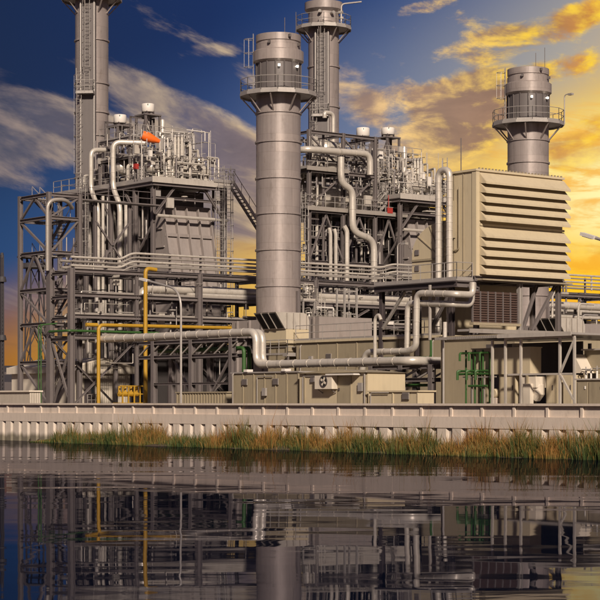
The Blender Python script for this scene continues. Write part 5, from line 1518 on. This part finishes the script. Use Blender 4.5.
# reeds along the wall foot
rd = random.Random(2)
rv_, rf_, rt_ = [], [], []
ORANGE = [(150, 16), (225, 10), (274, 9), (318, 10), (345, 7), (470, 18), (560, 12), (510, 8)]
def reed(px):
    # height profile along the picture, in metres
    h = .70 + .22 * math.sin(px * .11) + .16 * math.sin(px * .047 + 2) + .12 * math.sin(px * .53) + .10 * math.sin(px * .91 + 1)
    if px < 62: h *= max(.25, (px - 54) / 8)
    for c, w in ORANGE: h += .42 * math.exp(-((px - c) / (w * 1.3)) ** 2)
    if px > 565: h += .55 * (px - 565) / 35
    return max(.15, h)
for i in range(640):
    pc = rd.uniform(58, 645) if i > 40 else rd.uniform(30, 110)
    og = min(1.0, sum(math.exp(-((pc - c) / w) ** 2) for c, w in ORANGE))
    hc_ = reed(pc) * rd.choice((.45, .6, .75, .9, 1.0, 1.15)) * rd.uniform(.85, 1.2) * (.35 if i <= 40 else 1)
    d0 = rd.random() ** .9 * (1.05 + .35 * math.sin(pc * .17) + .25 * math.sin(pc * .41 + 2)) + .12
    tc_ = rd.gauss(.20 + .0003 * pc + .46 * og, .15)
    spread = rd.uniform(.10, .34); yc = onx(pc, 440, WX - .7).y; tilt = rd.uniform(-.12, .12)
    for j in range(int(rd.uniform(50, 130))):
        ga, gb = rd.gauss(0, 1), rd.gauss(0, 1)
        x = min(WX - .18, WX - d0 + ga * spread * .8); y = yc + gb * spread * 1.3
        d = WX - x
        h = hc_ * (.28 + .85 * rd.random() ** 1.3) * max(.45, 1.1 - .10 * (ga * ga + gb * gb))
        if rd.random() < .02: h *= 1.45
        tone = min(1, max(0, rd.gauss(tc_, .12)))
        if rd.random() < .12: tone = rd.choice((.75, 1.0))
        a = rd.uniform(0, math.pi); w = rd.uniform(.005, .014)
        bend_ = rd.uniform(.05, .42) * h
        lx, ly = ga * .22 * h + rd.gauss(0, .10) * h, gb * .22 * h + rd.gauss(0, .14) * h + tilt * h
        dx, dy = math.cos(a) * w, math.sin(a) * w
        o = len(rv_); z0 = .02 + .12 * max(0, 1 - d / 1.4); dr_ = rd.uniform(0, .22) * h if rd.random() < .3 else 0
        rv_ += [(x - dx, y - dy, z0 - .1), (x + dx, y + dy, z0 - .1), (x + lx * .35 - dx * .8, y + ly * .35 - dy * .8, z0 + h * .6), (x + lx * .35 + dx * .8, y + ly * .35 + dy * .8, z0 + h * .6), (x + lx, y + ly, z0 + h - dr_)]
        rf_ += [(o, o + 1, o + 3, o + 2), (o + 2, o + 3, o + 4)]
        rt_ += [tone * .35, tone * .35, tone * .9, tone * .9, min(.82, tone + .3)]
leaf_object('reeds', rv_, rf_, rt_, 'reed_blades', 'green and rusty reeds growing along the foot of the flood wall', 'reeds')

# far wood along the horizon
tv, tf, tt = [], [], []
for i in range(9000):
    px = rd.uniform(-60, 660); Y = rd.uniform(380, 430)
    hh = 4.5 + 2.2 * math.sin(px * .09) + 1.6 * math.sin(px * .23 + 1) + 1.0 * math.sin(px * .61)
    p = atY(px, 402, Y); z = G + rd.random() ** .7 * max(1.5, hh)
    s = rd.uniform(.25, .6); n = V((rd.gauss(0, 1), rd.gauss(0, 1), rd.gauss(0, 1))).normalized(); u = n.orthogonal().normalized(); w = n.cross(u)
    o = len(tv); c = V((p.x, p.y, z))
    tv += [tuple(c - u * s), tuple(c + w * s * .7), tuple(c + u * s), tuple(c - w * s * .7)]; tf.append((o, o + 1, o + 2, o + 3)); tt += [rd.random()] * 4
leaf_object('far_wood', tv, tf, tt, 'far_leaves', 'low dark line of far trees on the horizon behind the plant', 'trees')
